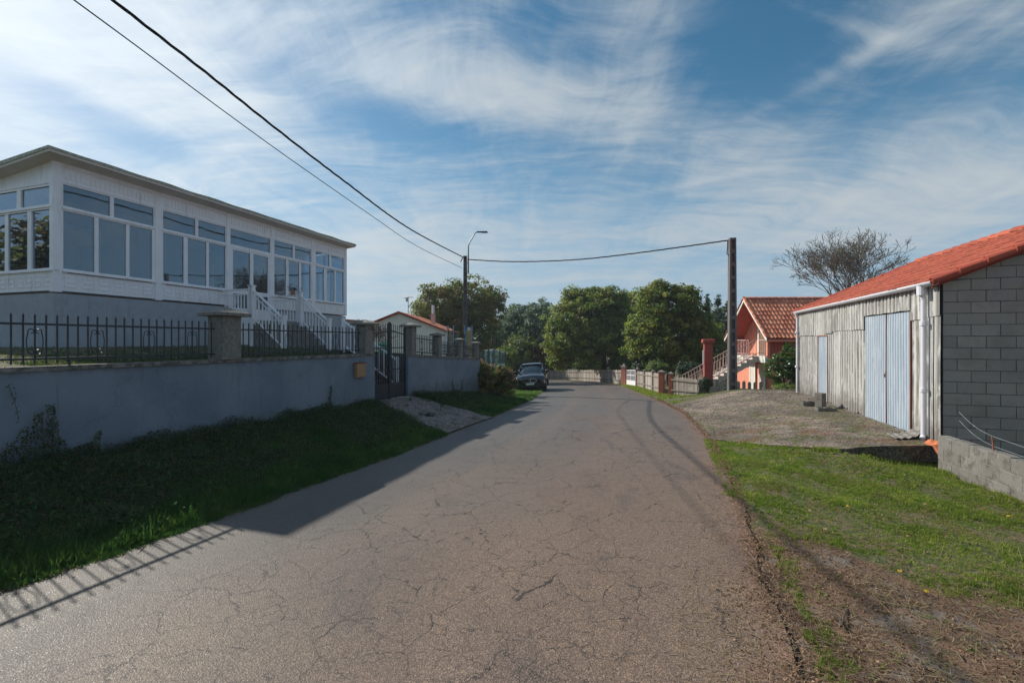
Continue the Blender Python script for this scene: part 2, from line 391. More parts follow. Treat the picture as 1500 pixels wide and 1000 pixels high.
def m_pad():
    m, n = mat('weathered_concrete_yard'); p = n.pos; x, y, z = n.sep(p)[:3]
    c = n.mix(n.ramp(n.noise(p, .9, 6, .65), .35, .65, 0, 1), (.105, .095, .085), (.26, .225, .195))
    c = n.mix(n.ramp(n.noise(n.mapping(p, (1, 1.6, 1)), 5.5, 6, .72), .54, .66, 0, .6), c, (.34, .31, .28))
    c = n.mix(n.ramp(n.noise(n.mapping(p, (1, 2.2, 1)), 1.7, 7, .75), .50, .62, 0, .75), c, (.070, .060, .052))
    brown = n.math('MULTIPLY', n.ramp(n.noise(p, 1.6, 5, .65), .48, .62, 0, .8), n.ramp(n.math('SUBTRACT', y, n.math('MULTIPLY', x, -.15)), 14.5, 10.0, 0, 1))
    c = n.mix(brown, c, (.150, .080, .045))
    mo = n.math('MULTIPLY', n.ramp(n.noise(n.mapping(p, loc=(5, 1, 0)), 2.4, 6, .65), .52, .62, 0, .85), n.ramp(y, 15.0, 11.0, 0, 1))
    c = n.mix(mo, c, (.085, .095, .030))
    gr = n.sep(n.voro(p, 38, 'F1', out=1))[0]
    c = n.mix(1.0, c, n.comb(*[n.ramp(gr, 0, 1, .55, 1.5)]*3), 'MULTIPLY')
    c = n.mix(1.0, c, (.90, .83, .75), 'MULTIPLY')
    P(n, c, .92); bump(n, n.math('ADD', n.voro(p, 38), n.noise(p, 14, 5, .7)), .8, .014)
    return m
M['pad'] = m_pad()

def m_apron():
    m, n = mat('broken_stone_apron'); p = n.pos
    v = n.voro(p, 26, 'F1', out=1); c = n.mix(n.sep(v)[0], (.10, .085, .08), (.33, .27, .25))
    c = n.mix(n.ramp(n.noise(p, 2.5, 5), .5, .65, 0, .7), c, (.085, .085, .045))
    P(n, c, .95); bump(n, n.voro(p, 26), .9, .03); return m
M['apron'] = m_apron()

def m_wall():
    m, n = mat('blue_grey_painted_render'); p = n.pos; x, y, z = n.sep(p)[:3]
    c = n.mix(n.ramp(n.noise(p, .8, 5, .6), .35, .65, 0, 1), (.150, .190, .238), (.205, .245, .295))
    st = n.ramp(n.noise(n.mapping(p, (4, 4, .35)), 2.0, 6, .65), .56, .74, 0, .5)
    c = n.mix(st, c, (.095, .105, .115))
    hc = n.math('LESS_THAN', n.voro(n.vmath('ADD', p, n.vmath('MULTIPLY', n.noise(p, 1.2, 5, .7, out=1), (1.1, 1.1, 1.1))), .55, 'DISTANCE_TO_EDGE'), .0045)
    c = n.mix(n.math('MULTIPLY', hc, .22), c, (.06, .07, .08))
    c = n.mix(n.ramp(n.noise(p, 2.4, 6, .75), .56, .66, 0, .35), c, (.27, .30, .33))
    lo = n.ramp(n.math('ADD', z, n.math('MULTIPLY', n.noise(p, 3.2, 5), .5)), -1.05, -1.5, 0, .65)
    c = n.mix(lo, c, (.085, .10, .085))
    hi = n.ramp(n.math('ADD', z, n.math('MULTIPLY', n.noise(n.mapping(p, (5, 5, 1)), 1.5, 5), .35)), -.30, -.16, 0, .5)
    c = n.mix(hi, c, (.09, .10, .105))
    sc = n.ramp(n.noise(n.mapping(p, (7, 7, 22)), 1.2, 5, .7), .62, .72, 0, .4)
    c = n.mix(sc, c, (.115, .14, .165))
    P(n, c, .88); bump(n, n.math('ADD', n.noise(n.mapping(p, (1, 1, 3)), 22, 5, .65), n.noise(p, 4, 3)), .55, .012); return m
M['wall'] = m_wall()

def m_cap():
    m, n = mat('wall_cap_lichen'); p = n.pos
    c = n.mix(n.ramp(n.noise(p, 9, 6, .7), .4, .62, 0, 1), (.085, .08, .07), (.26, .24, .21))
    P(n, c, .95); bump(n, n.noise(p, 25, 5, .7), .8, .02); return m
M['cap'] = m_cap()

def m_tile(name, c0, c1, dark, lich):
    m, n = mat(name); p = n.pos; t = tone(n)
    c = n.mix(t, c0, c1)
    c = n.mix(n.ramp(n.noise(p, 7, 5, .7), .52, .70, 0, dark), c, (.07, .035, .028))
    c = n.mix(n.ramp(n.noise(p, 22, 4, .7), .60, .70, 0, lich), c, (.52, .42, .32))
    P(n, c, .88); bump(n, n.noise(p, 60, 3), .25, .004); return m
M['tile_new'] = m_tile('orange_red_roof_tile', (.27, .055, .031), (.44, .105, .055), .60, .35)
M['tile_old'] = m_tile('old_clay_roof_tile', (.52, .155, .085), (.84, .34, .20), .5, .55)
M['tile_dark'] = m_tile('dark_red_verge_tile', (.34, .06, .035), (.42, .085, .045), .3, .1)

def m_fibre(name, c0, c1, blue=False):
    m, n = mat(name); p = n.pos; t = tone(n); z = n.sep(p)[2]
    c = n.mix(t, c0, c1)
    # grime gathers in the valleys of the corrugation
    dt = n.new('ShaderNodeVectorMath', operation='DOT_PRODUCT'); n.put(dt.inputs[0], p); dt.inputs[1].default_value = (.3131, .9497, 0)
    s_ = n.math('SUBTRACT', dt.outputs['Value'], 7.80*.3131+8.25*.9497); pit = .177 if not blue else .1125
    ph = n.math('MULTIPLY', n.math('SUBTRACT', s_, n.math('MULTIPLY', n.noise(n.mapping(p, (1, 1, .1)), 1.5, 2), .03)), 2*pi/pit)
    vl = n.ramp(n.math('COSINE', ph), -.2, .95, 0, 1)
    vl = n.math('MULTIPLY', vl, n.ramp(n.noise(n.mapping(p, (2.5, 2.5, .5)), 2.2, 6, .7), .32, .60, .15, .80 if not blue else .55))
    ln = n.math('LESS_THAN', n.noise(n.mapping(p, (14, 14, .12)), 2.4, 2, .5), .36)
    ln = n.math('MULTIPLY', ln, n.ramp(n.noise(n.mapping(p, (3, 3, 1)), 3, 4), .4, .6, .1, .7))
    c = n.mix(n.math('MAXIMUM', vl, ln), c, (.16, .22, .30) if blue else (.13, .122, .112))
    st = n.ramp(n.noise(n.mapping(p, (9, 9, .45)), 1.6, 7, .68), .47, .68, 0, .35 if blue else .85)
    c = n.mix(st, c, (.28, .33, .39) if blue else (.16, .148, .135))
    pt = n.ramp(n.noise(n.mapping(p, (5, 5, 1.2)), 1.8, 6, .7), .50, .64, 0, .30 if blue else .65)
    c = n.mix(pt, c, (.50, .55, .61) if blue else (.60, .60, .58))
    if not blue:
        gn = n.ramp(n.noise(n.mapping(p, (6, 6, .7)), 1.1, 5, .6), .54, .70, 0, .4); c = n.mix(gn, c, (.17, .17, .12))
        lo = n.ramp(n.math('ADD', z, n.math('MULTIPLY', n.noise(p, 4, 5), .9)), -.75, -1.4, 0, .6); c = n.mix(lo, c, (.11, .09, .075))
        c = n.mix(n.ramp(n.noise(p, 55, 4, .7), .55, .7, 0, .5), c, (.16, .14, .12))
    else:
        rs = n.ramp(n.noise(n.mapping(p, (3, 3, .7)), 3.5, 6, .7), .62, .72, 0, .5); c = n.mix(rs, c, (.20, .19, .19))
    P(n, c, .5 if blue else .9, spec=.3); bump(n, n.noise(p, 40, 4, .7), .3, .004); return m
M['fibre'] = m_fibre('weathered_fibre_cement', (.40, .395, .385), (.58, .575, .56))
M['bluedoor'] = m_fibre('faded_blue_sheet_metal', (.36, .43, .50), (.44, .50, .56), True)

def m_block():
    m, n = mat('concrete_block'); p = n.pos; t = tone(n)
    c = n.mix(t, (.32, .275, .235), (.41, .355, .305))
    c = n.mix(n.ramp(n.noise(p, 1.1, 6, .7), .45, .62, 0, .45), c, (.235, .20, .17))
    c = n.mix(n.ramp(n.noise(p, 2.5, 6, .7), .48, .68, 0, .5), c, (.32, .31, .30))
    c = n.mix(n.ramp(n.noise(p, 110, 3, .7), .55, .68, 0, .6), c, (.11, .11, .11))
    P(n, c, .95); bump(n, n.noise(p, 90, 4, .7), .7, .008); return m
M['block'] = m_block()
def m_block2():
    m, n = mat('lichened_concrete_block'); p = n.pos; t = tone(n)
    c = n.mix(t, (.155, .145, .13), (.20, .19, .175))
    c = n.mix(n.ramp(n.noise(p, 6, 6, .7), .48, .64, 0, .8), c, (.075, .07, .06))
    c = n.mix(n.ramp(n.noise(p, 16, 5, .7), .58, .70, 0, .55), c, (.36, .345, .31))
    P(n, c, .95); bump(n, n.noise(p, 60, 4, .7), .9, .012); return m
M['block2'] = m_block2()

def m_planks():
    m, n = mat('silvered_fence_planks'); p = n.pos; t = tone(n)
    c = n.mix(t, (.22, .19, .16), (.46, .41, .37))
    c = n.mix(n.ramp(n.noise(n.mapping(p, (8, 8, .8)), 2, 6, .7), .5, .7, 0, .6), c, (.14, .12, .095))
    P(n, c, .9); bump(n, n.noise(n.mapping(p, (30, 30, 1)), 2, 4), .4, .01); return m
M['planks'] = m_planks()

def m_leaf(name, cols, trans=.35, rough=.55, patch=None, spec=.35):
    """leaves: colour from each leaf's own tone, three stops"""
    m, n = mat(name); t = tone(n)
    c = n.mix(n.ramp(t, 0, .5, 0, 1), cols[0], cols[1]); c = n.mix(n.ramp(t, .5, 1, 0, 1), c, cols[2])
    if patch:
        c = n.mix(n.ramp(n.noise(n.pos, patch[0], 3), .48, .66, 0, patch[2]), c, patch[1])
    P(n, c, rough, spec=spec)
    tl = n.new('ShaderNodeBsdfTranslucent'); n.put(tl.inputs[0], n.mix(1.0, c, (1.5, 1.7, .8), 'MULTIPLY'))
    mx = n.new('ShaderNodeMixShader'); mx.inputs[0].default_value = trans
    n.l.new(n.p.outputs[0], mx.inputs[1]); n.l.new(tl.outputs[0], mx.inputs[2]); n.l.new(mx.outputs[0], n.out.inputs[0]); return m
M['lf_chestnut'] = m_leaf('chestnut_leaves', ((.045, .085, .022), (.125, .185, .040), (.30, .30, .08)), .42, patch=(.5, (.25, .22, .06), .6))
M['lf_oak'] = m_leaf('autumn_oak_leaves', ((.050, .082, .030), (.125, .165, .050), (.26, .23, .09)), .42, patch=(.40, (.26, .155, .085), .6))
M['lf_euca'] = m_leaf('eucalyptus_leaves', ((.030, .065, .045), (.060, .110, .070), (.10, .155, .095)), .3)
M['lf_bush'] = m_leaf('light_bush_leaves', ((.060, .105, .030), (.120, .180, .050), (.24, .27, .085)), patch=(.6, (.17, .17, .06), .5))
M['lf_red'] = m_leaf('dark_red_leaves', ((.045, .016, .016), (.085, .030, .025), (.12, .055, .035)))
M['lf_conifer'] = m_leaf('conifer_needles', ((.014, .034, .018), (.030, .060, .032), (.055, .090, .045)), .2)
M['lf_laurel'] = m_leaf('laurel_leaves', ((.020, .050, .012), (.050, .100, .022), (.11, .17, .04)), .3, .35, spec=.6)
M['lf_dry'] = m_leaf('sparse_brown_leaves', ((.09, .065, .035), (.13, .10, .05), (.18, .15, .07)))
M['lf_hyd'] = m_leaf('hydrangea_leaves', ((.035, .060, .018), (.095, .125, .028), (.30, .30, .06)), .4)
M['lf_hydf'] = m_leaf('withered_hydrangea_heads', ((.15, .080, .060), (.27, .165, .13), (.42, .30, .20)), .35)
M['grass'] = m_leaf('lawn_blades', ((.062, .100, .018), (.150, .215, .036), (.38, .38, .12)), .45, patch=(1.6, (.19, .165, .07), .6))
M['grassdark'] = m_leaf('verge_blades', ((.026, .066, .024), (.060, .130, .040), (.16, .22, .075)), .4)
M['weeds'] = m_leaf('bank_weeds', ((.022, .048, .022), (.050, .090, .034), (.15, .13, .06)), .3)
M['straw'] = m_leaf('dry_straw', ((.16, .11, .06), (.26, .19, .11), (.38, .30, .19)), .2)
M['litter'] = m_leaf('fallen_leaves_brown', ((.10, .05, .03), (.20, .11, .06), (.34, .22, .14)), .1)

def m_car():
    m, n = mat('dark_blue_car_paint'); P(n, (.006, .011, .022), .22, .35, .5)
    n.p.inputs['Coat Weight'].default_value = 1.0; n.p.inputs['Coat Roughness'].default_value = .03; return m
M['carpaint'] = m_car()
def m_plain(name, c, r, metal=0, spec=.5):
    m, n = mat(name); P(n, c, r, metal, spec); return m
M['carglass'] = m_plain('car_glass', (.012, .020, .026), .05, 0, .9)
M['chrome'] = m_plain('bright_chrome', (.75, .76, .78), .18, 1)
M['headglass'] = m_plain('headlamp_glass', (.20, .24, .30), .08, .2, .8)
M['plate'] = m_plain('white_number_plate', (.72, .73, .74), .5)
M['plateink'] = m_plain('plate_black_ink', (.02, .02, .02), .5)
M['platebl'] = m_plain('plate_blue_band', (.01, .05, .35), .5)
M['lamp'] = m_plain('lamp_head_metal', (.06, .08, .10), .4, .4)
M['lens'] = m_plain('lamp_lens', (.5, .52, .52), .3)

# ------------------------------------------------------------------ numpy leaf / blade meshes
def quads(name, V, tone_, m_, parent=None, nper=4):
    """V: (N,nper,3) world points"""
    N = len(V); me = D.meshes.new(name); wp = Vector((0, 0, 0)); q = parent
    while q is not None: wp += q.location; q = q.parent
    V = np.asarray(V, dtype=np.float32) - np.array(wp, dtype=np.float32)
    me.vertices.add(N*nper); me.vertices.foreach_set('co', V.reshape(-1))
    me.loops.add(N*nper); me.loops.foreach_set('vertex_index', np.arange(N*nper, dtype=np.int32))
    me.polygons.add(N); me.polygons.foreach_set('loop_start', np.arange(N, dtype=np.int32)*nper)
    me.polygons.foreach_set('loop_total', np.full(N, nper, dtype=np.int32))
    a = me.attributes.new('tone', 'FLOAT', 'FACE'); a.data.foreach_set('value', np.asarray(tone_, dtype=np.float32))
    me.update(calc_edges=True); me.materials.append(m_)
    o = D.objects.new(name, me); COL.objects.link(o)
    if parent is not None: o.parent = parent
    return o
def rnd_dir(n):
    v = rng.normal(size=(n, 3)); return v/np.linalg.norm(v, axis=1, keepdims=True)
def leaves_at(C, size, out=None, tn=None, aspect=.55):
    """rhombic leaves centred at C (N,3); out: preferred normal"""
    N = len(C); nrm = rnd_dir(N)
    if out is not None:
        nrm = nrm*.8 + out; nrm /= np.linalg.norm(nrm, axis=1, keepdims=True)
    a = np.cross(nrm, rnd_dir(N)); a /= np.maximum(1e-6, np.linalg.norm(a, axis=1, keepdims=True)); b = np.cross(nrm, a)
    s_ = size*rng.uniform(.6, 1.3, (N, 1)); droop = nrm*s_*.15
    V = np.stack([C - a*s_*.5, C + b*s_*aspect*.5 - droop, C + a*s_*.5, C - b*s_*aspect*.5 - droop], axis=1)
    return V
def crown_points(blobs, nclump, nleaf, rc, hole=0.0):
    """clumps of leaves through a set of ellipsoids, denser toward their outer shells"""
    bl = np.array(blobs, dtype=float); vol = (bl[:, 3]*bl[:, 4]*bl[:, 5])**(2/3); pr = vol/vol.sum()
    k = rng.choice(len(bl), nclump, p=pr); d = rnd_dir(nclump)
    r = rng.uniform(0.25, 1.0, (nclump, 1))**.45*rng.uniform(.88, 1.10, (nclump, 1)); r[rng.uniform(0, 1, nclump) < .10] *= 1.13
    cc = bl[k, :3] + d*bl[k, 3:6]*r
    out = d
    rcl = rc*rng.uniform(.55, 1.35, (nclump, 1))
    ctone = rng.uniform(0, 1, nclump)
    cnt = nleaf
    idx = np.repeat(np.arange(nclump), cnt)
    dd = rnd_dir(len(idx)); rr = rng.uniform(0, 1, (len(idx), 1))**.4
    Pp = cc[idx] + dd*rcl[idx]*rr*np.array([1, 1, .62])
    o2 = out[idx]*.5 + dd*.5 + np.array([0, 0, .35])
    tn = np.clip(ctone[idx]*.65 + rng.uniform(0, .45, len(idx)), 0, 1)
    return Pp, o2, tn, cc
def branch(mb, p, d, L, r, depth, spread=.6, nseg=3, up=.1, kids=(2, 3), tips=None, rmin=.012):
    pts = [p.copy()]; rr = [r]; q = p.copy(); dd = d.copy()
    for i in range(nseg):
        dd = (dd + Vector((random.gauss(0, .13), random.gauss(0, .13), random.gauss(0, .10)+up*.4))).normalized()
        q = q + dd*(L/nseg); pts.append(q.copy()); rr.append(max(rmin, r*(1-.38*(i+1)/nseg)))
    mb.tube(pts, rr, 5 if depth > 1 else 3, cap=False)
    if tips is not None and depth <= 1: tips.extend(pts[1:])
    if depth <= 0: return
    for k in range(random.randint(*kids)):
        nd = (dd + Vector((random.gauss(0, spread), random.gauss(0, spread), random.gauss(0, spread*.6)+up))).normalized()
        branch(mb, pts[-1 if k < 2 else -2], nd, L*random.uniform(.62, .85), rr[-1]*random.uniform(.6, .8), depth-1, spread, nseg, up, kids, tips, rmin)
def tree(name, base, height, blobs, leafmat, label, cat='tree', group=None, nclump=260, nleaf=55, rc=.55, leaf=.2, tr=.22, bark='bark', hole=0, trunk_to=.6):
    """base: ground point; blobs relative to the base: (x,y,z,rx,ry,rz)"""
    root = empty(name, base, label, cat, group, 'thing'); b = Vector(base)
    bl = [(b.x+q[0], b.y+q[1], b.z+q[2], q[3], q[4], q[5]) for q in blobs]
    Pp, o2, tn, cc = crown_points(bl, nclump, nleaf, rc)
    keep = Pp[:, 2] > b.z+.05
    quads('crown', leaves_at(Pp[keep], leaf, o2[keep]), tn[keep], M[leafmat], root)
    mb = MB(); mb.tube([b+Vector((0, 0, -.3)), b+Vector((.05, 0, height*.2)), b+Vector((-.06, .05, height*trunk_to*.7)), b+Vector((0, 0, height*trunk_to))], [tr*1.25, tr, tr*.8, tr*.45], 9)
    for i in range(9):
        c = cc[rng.integers(len(cc))]; s0 = b+Vector((0, 0, height*random.uniform(.18, trunk_to)))
        c = Vector(c); mid = s0.lerp(c, .5)+Vector((random.uniform(-.3, .3), random.uniform(-.3, .3), -.15))
        mb.tube([s0, mid, c], [tr*.4, tr*.25, .02], 5, cap=False)
    mb.build('trunk', M[bark], root, smooth=True)
    return root

# ================================================================== SETTING
def lines():
    def fine(a, b, st): return list(np.arange(a, b, st))
    xs = [-3000, -1200, -500, -250, -140, -90, -60, -45, -32, -24, -18] + fine(-14, 13, .3) + [13, 15, 18, 22, 28, 36, 48, 65, 90, 140, 250, 500, 1200, 3000]
    ys = [-300, -80, -30, -14] + fine(-8, 26, .3) + [26, 28, 30, 33, 36, 40, 44, 48, 53, 58, 64, 72, 85, 100, 130, 180, 260, 400, 700, 1500, 4000]
    return xs, ys
def ground():
    xs, ys = lines(); vs = []
    for X in xs:
        for Y in ys:
            z = H(X, Y)
            if EL(Y)-.05 < X < ER(Y)+.05 and Y < 70: z -= .07
            if Y > 70: z -= .0
            vs.append((X, Y, z))
    mb = MB(); mb.grid(vs, len(xs), len(ys))
    o = mb.build('ground', M['ground'], smooth=True); tag(o, kind='structure')
ground()

def resample(Pl, n):
    Pl = np.array(Pl, dtype=float); d = np.r_[0, np.cumsum(np.hypot(*np.diff(Pl, axis=0).T))]
    return d
def road():
    NS = 150; NU = 14
    tl = resample(_L, 0); tr_ = resample(_R, 0)
    # match the two edges by the distance ahead, then by share of length round the bend
    Lp, Rp = np.array(_L), np.array(_R)
    ts = np.linspace(0, 1, NS)
    # break points: the Y=27 line
    iL = 9; iR = [i for i, p in enumerate(_R) if p[1] > 26][0]
    sL, sR = tl[iL]/tl[-1], tr_[iR]/tr_[-1]
    vs = []; uvs = []
    acc = 0; prev = None
    for t in ts:
        if t < .6: a, b = t/.6*tl[iL], t/.6*tr_[iR]
        else: a = tl[iL]+(t-.6)/.4*(tl[-1]-tl[iL]); b = tr_[iR]+(t-.6)/.4*(tr_[-1]-tr_[iR])
        pl = np.array([np.interp(a, tl, Lp[:, k]) for k in (0, 1)]); pr = np.array([np.interp(b, tr_, Rp[:, k]) for k in (0, 1)])
        c = (pl+pr)/2
        if prev is not None: acc += np.linalg.norm(c-prev)
        prev = c
        for j in range(NU):
            u = j/(NU-1); p = pl*(1-u)+pr*u
            wob = .05*sin(acc*2.3+1)*.5+.04*sin(acc*5.1) if j in (0, NU-1) else 0
            z = G(p[1]) + .03*(1-(2*u-1)**2)
            vs.append((p[0]+wob, p[1], z)); uvs.append((u, acc))
    mb = MB(); mb.grid(vs, NS, NU); o = mb.build('road', M['road'], smooth=True); tag(o, kind='structure')
    me = o.data; uvl = me.uv_layers.new(name='UVMap')
    li = np.empty(len(me.loops), dtype=np.int32); me.loops.foreach_get('vertex_index', li)
    uvl.data.foreach_set('uv', np.array(uvs, dtype=np.float32)[li].reshape(-1))
road()

# wall frame: a along the wall (0 at Y=0), b inward to the yard
WD = (.3503, .9366); WN = (-.9366, .3503)
WF = frame((-8.39, 0), WD, WN)
def aY(Y): return Y/.9366
def wtz(a): return wt(a*.9366)

def pad():
    mb = MB(); vs = []; nu, nv = 46, 44
    def front(X): return 8.12 + max(0, (5.9-X))*1.15
    for i in range(nu):
        u = i/(nu-1)
        for j in range(nv):
            v = j/(nv-1); Y = 0
            X0 = 4.25 + u*7.0
            yf = front(X0) + .02*sin(X0*7)+.02*sin(X0*17)
            Y = yf + v*(18.6-yf); X = max(X0, 0) if True else 0
            r = ER(Y); X = r-.02 + u*(11.6-r)
            Y2 = max(Y, front(X) + .02*sin(X*7)+.02*sin(X*17)) if j == 0 else Y
            vs.append((X, Y2, padz(X, min(Y2, 17.5)) + .012 - (.5*sm((Y2-17.5)/1.1)*.4)))
    mb.grid(vs, nu, nv)
    # the broken edge of the slab toward the lawn
    for i in range(nu-1):
        a, b = vs[i*nv], vs[(i+1)*nv]
        mb.add([a, b, (b[0], b[1]+.05, b[2]-.30), (a[0], a[1]+.05, a[2]-.30)], [(0, 1, 2, 3)])
    tag(mb.build('concrete_yard', M['pad']), kind='structure')
pad()

def apron():
    P0 = [px2g(672, 631), px2g(655, 636), px2g(700, 619), px2g(722, 612)]
    mb = MB(); vs = []; nu, nv = 14, 18
    for i in range(nu):
        u = i/(nu-1)
        for j in range(nv):
            v = j/(nv-1)
            Yg = 12.35 + 1.75*u; gx, gy = WX(Yg)+.02, Yg
            rx = P0[1][0]*(1-u)+P0[3][0]*u; ry = P0[1][1]*(1-u)+P0[3][1]*u
            x, y = gx*(1-v)+rx*v, gy*(1-v)+ry*v
            y += .08*sin(v*9+u*3)*(1 if i in (0, nu-1) else 0)
            z = -1.72*(1-v)+(G(ry)+.0)*v
            vs.append((x, y, max(z, H(x, y)) + .03 + .01*sin(x*13+y*7)))
    mb.grid(vs, nu, nv)
    for (i0, st) in ((0, 1), (nu-1, 1)):
        for j in range(nv-1):
            a, b = vs[i0*nv+j], vs[i0*nv+j+1]; mb.add([a, b, (b[0], b[1], b[2]-.3), (a[0], a[1], a[2]-.3)], [(0, 1, 2, 3)])
    tag(mb.build('stone_path', M['apron'], smooth=True), kind='structure')
apron()

# ================================================================== LEFT WALL, GATE, FENCES
GA0, GA1 = aY(12.42), aY(13.94)
def yard():
    ag = sorted(set(list(np.arange(-9, 13.2, .6)) + [GA0, (GA0+GA1)/2, GA1] + list(np.arange(15.4, 19.8, .6)) + [19.9]))
    bg = sorted(set([.10, .3, .6, 1.0, 1.5, 2.0, 2.45] + list(np.arange(3, 12, .8)) + [14, 18, 24, 34]))
    def yz(a, b): return wtz(min(a, aY(18.9))) - .05 + min(.055*b, .24) - .6*sm((b-12)/20)
    mb = MB()
    for i in range(len(ag)-1):
        for j in range(len(bg)-1):
            if ag[i] >= GA0-.01 and ag[i+1] <= GA1+.01 and bg[j+1] <= 2.46: continue
            q = [(ag[i], bg[j]), (ag[i+1], bg[j]), (ag[i+1], bg[j+1]), (ag[i], bg[j+1])]
            mb.add([WF(a, b, yz(a, b)) for a, b in q], [(0, 1, 2, 3)])
    e = ag[-1]
    for j in range(len(bg)-1):
        mb.add([WF(e, bg[j], yz(e, bg[j])), WF(e, bg[j+1], yz(e, bg[j+1])), WF(e, bg[j+1], -4), WF(e, bg[j], -4)], [(0, 1, 2, 3)])
    o = mb.build('yard_ground', M['ground']); tag(o, kind='structure')
    return yz
yz = yard()

def wall_piece(a0, a1, label):
    L0 = Vector(WF(a0, 0, wb(a0*.9366))); root = empty('boundary_wall', L0, label, 'wall', 'rendered garden walls', 'thing')
    n = 24; mb = MB(); cp = MB()
    st = np.linspace(a0, a1, n)
    for i in range(n-1):
        p, q = st[i], st[i+1]
        mb.hexa([WF(p, 0, -2.9), WF(q, 0, -2.9), WF(q, .2, -2.9), WF(p, .2, -2.9), WF(p, 0, wtz(p)-.06), WF(q, 0, wtz(q)-.06), WF(q, .2, wtz(q)-.06), WF(p, .2, wtz(p)-.06)])
        j0, j1 = .006*sin(p*11), .006*sin(q*11)
        cp.hexa([WF(p, -.035+j0, wtz(p)-.059), WF(q, -.035+j1, wtz(q)-.059), WF(q, .235, wtz(q)-.059), WF(p, .235, wtz(p)-.059),
                 WF(p, -.03+j0, wtz(p)), WF(q, -.03+j1, wtz(q)), WF(q, .23, wtz(q)), WF(p, .23, wtz(p))])
    mb.build('wall_body', M['wall'], root); cp.build('wall_cap', M['cap'], root)
wall_piece(-9, GA0, 'long blue-grey rendered garden wall in front of the glazed white house')
wall_piece(GA1, aY(18.9), 'shorter blue-grey garden wall between the iron gate and the hydrangea bush')

def pillar(Y, zt, w_, cw, label, zb=None):
    a = aY(Y); zb = wtz(a)-.01 if zb is None else zb
    base = WF(a, .1, zb); root = empty('stone_pillar', base, label, 'pillar', 'capped stone pillars of the garden wall', 'thing')
    ze = zt - cw*.22
    mb = MB(); hw = w_/2
    mb.box(WF, a-hw, a+hw, .1-hw, .1+hw, zb, ze-.03); mb.build('shaft', M['stone'], root, bevel=.012)
    c = MB(); h = cw/2
    c.add([WF(a-h, .1-h, ze-.03), WF(a+h, .1-h, ze-.03), WF(a+h, .1+h, ze-.03), WF(a-h, .1+h, ze-.03),
           WF(a-h, .1-h, ze+.03), WF(a+h, .1-h, ze+.03), WF(a+h, .1+h, ze+.03), WF(a-h, .1+h, ze+.03),
           WF(a-.03, .07, zt), WF(a+.03, .07, zt), WF(a+.03, .13, zt), WF(a-.03, .13, zt)],
          [(3, 2, 1, 0), (0, 1, 5, 4), (1, 2, 6, 5), (2, 3, 7, 6), (3, 0, 4, 7), (4, 5, 9, 8), (5, 6, 10, 9), (6, 7, 11, 10), (7, 4, 8, 11), (8, 9, 10, 11)])
    c.build('cap', M['stone'], root, bevel=.01)
    return root
pil1 = pillar(8.42, .63, .38, .62, 'stone pillar with a broad stone cap on the wall beneath the white porch')
pil2 = pillar(12.15, .58, .32, .54, 'stone pillar carrying the house number at the hinge side of the iron gate')
pil3 = pillar(14.2, .59, .27, .50, 'capped stone pillar on the far side of the iron gate')
pil4 = pillar(15.75, .31, .24, .40, 'capped stone pillar next after the far gate pillar, before the netted enclosure')
pil5 = pillar(17.35, .13, .20, .32, 'capped stone pillar last but one at the far end of the wall')
pil6 = pillar(18.7, .0, .20, .32, 'capped stone pillar at the very end of the garden wall above the hydrangea')
def number9():
    # painted house number on the corner of the gate pillar, facing the gate
    fc = D.curves.new('house_number', 'FONT'); fc.body = '9'; fc.size = .17; fc.extrude = .003; fc.align_x = 'CENTER'
    o = D.objects.new('house_number', fc); COL.objects.link(o); fc.materials.append(M['rust'])
    bpy.context.view_layer.update(); me = D.meshes.new_from_object(o); D.objects.remove(o); o = D.objects.new('house_number', me); COL.objects.link(o)
    p = Vector(WF(aY(12.15)+.09, .1-.185, .27)); o.parent = pil2; o.location = p - pil2.location
    o.rotation_euler = (radians(90), 0, math.atan2(WD[1], WD[0]))
number9()

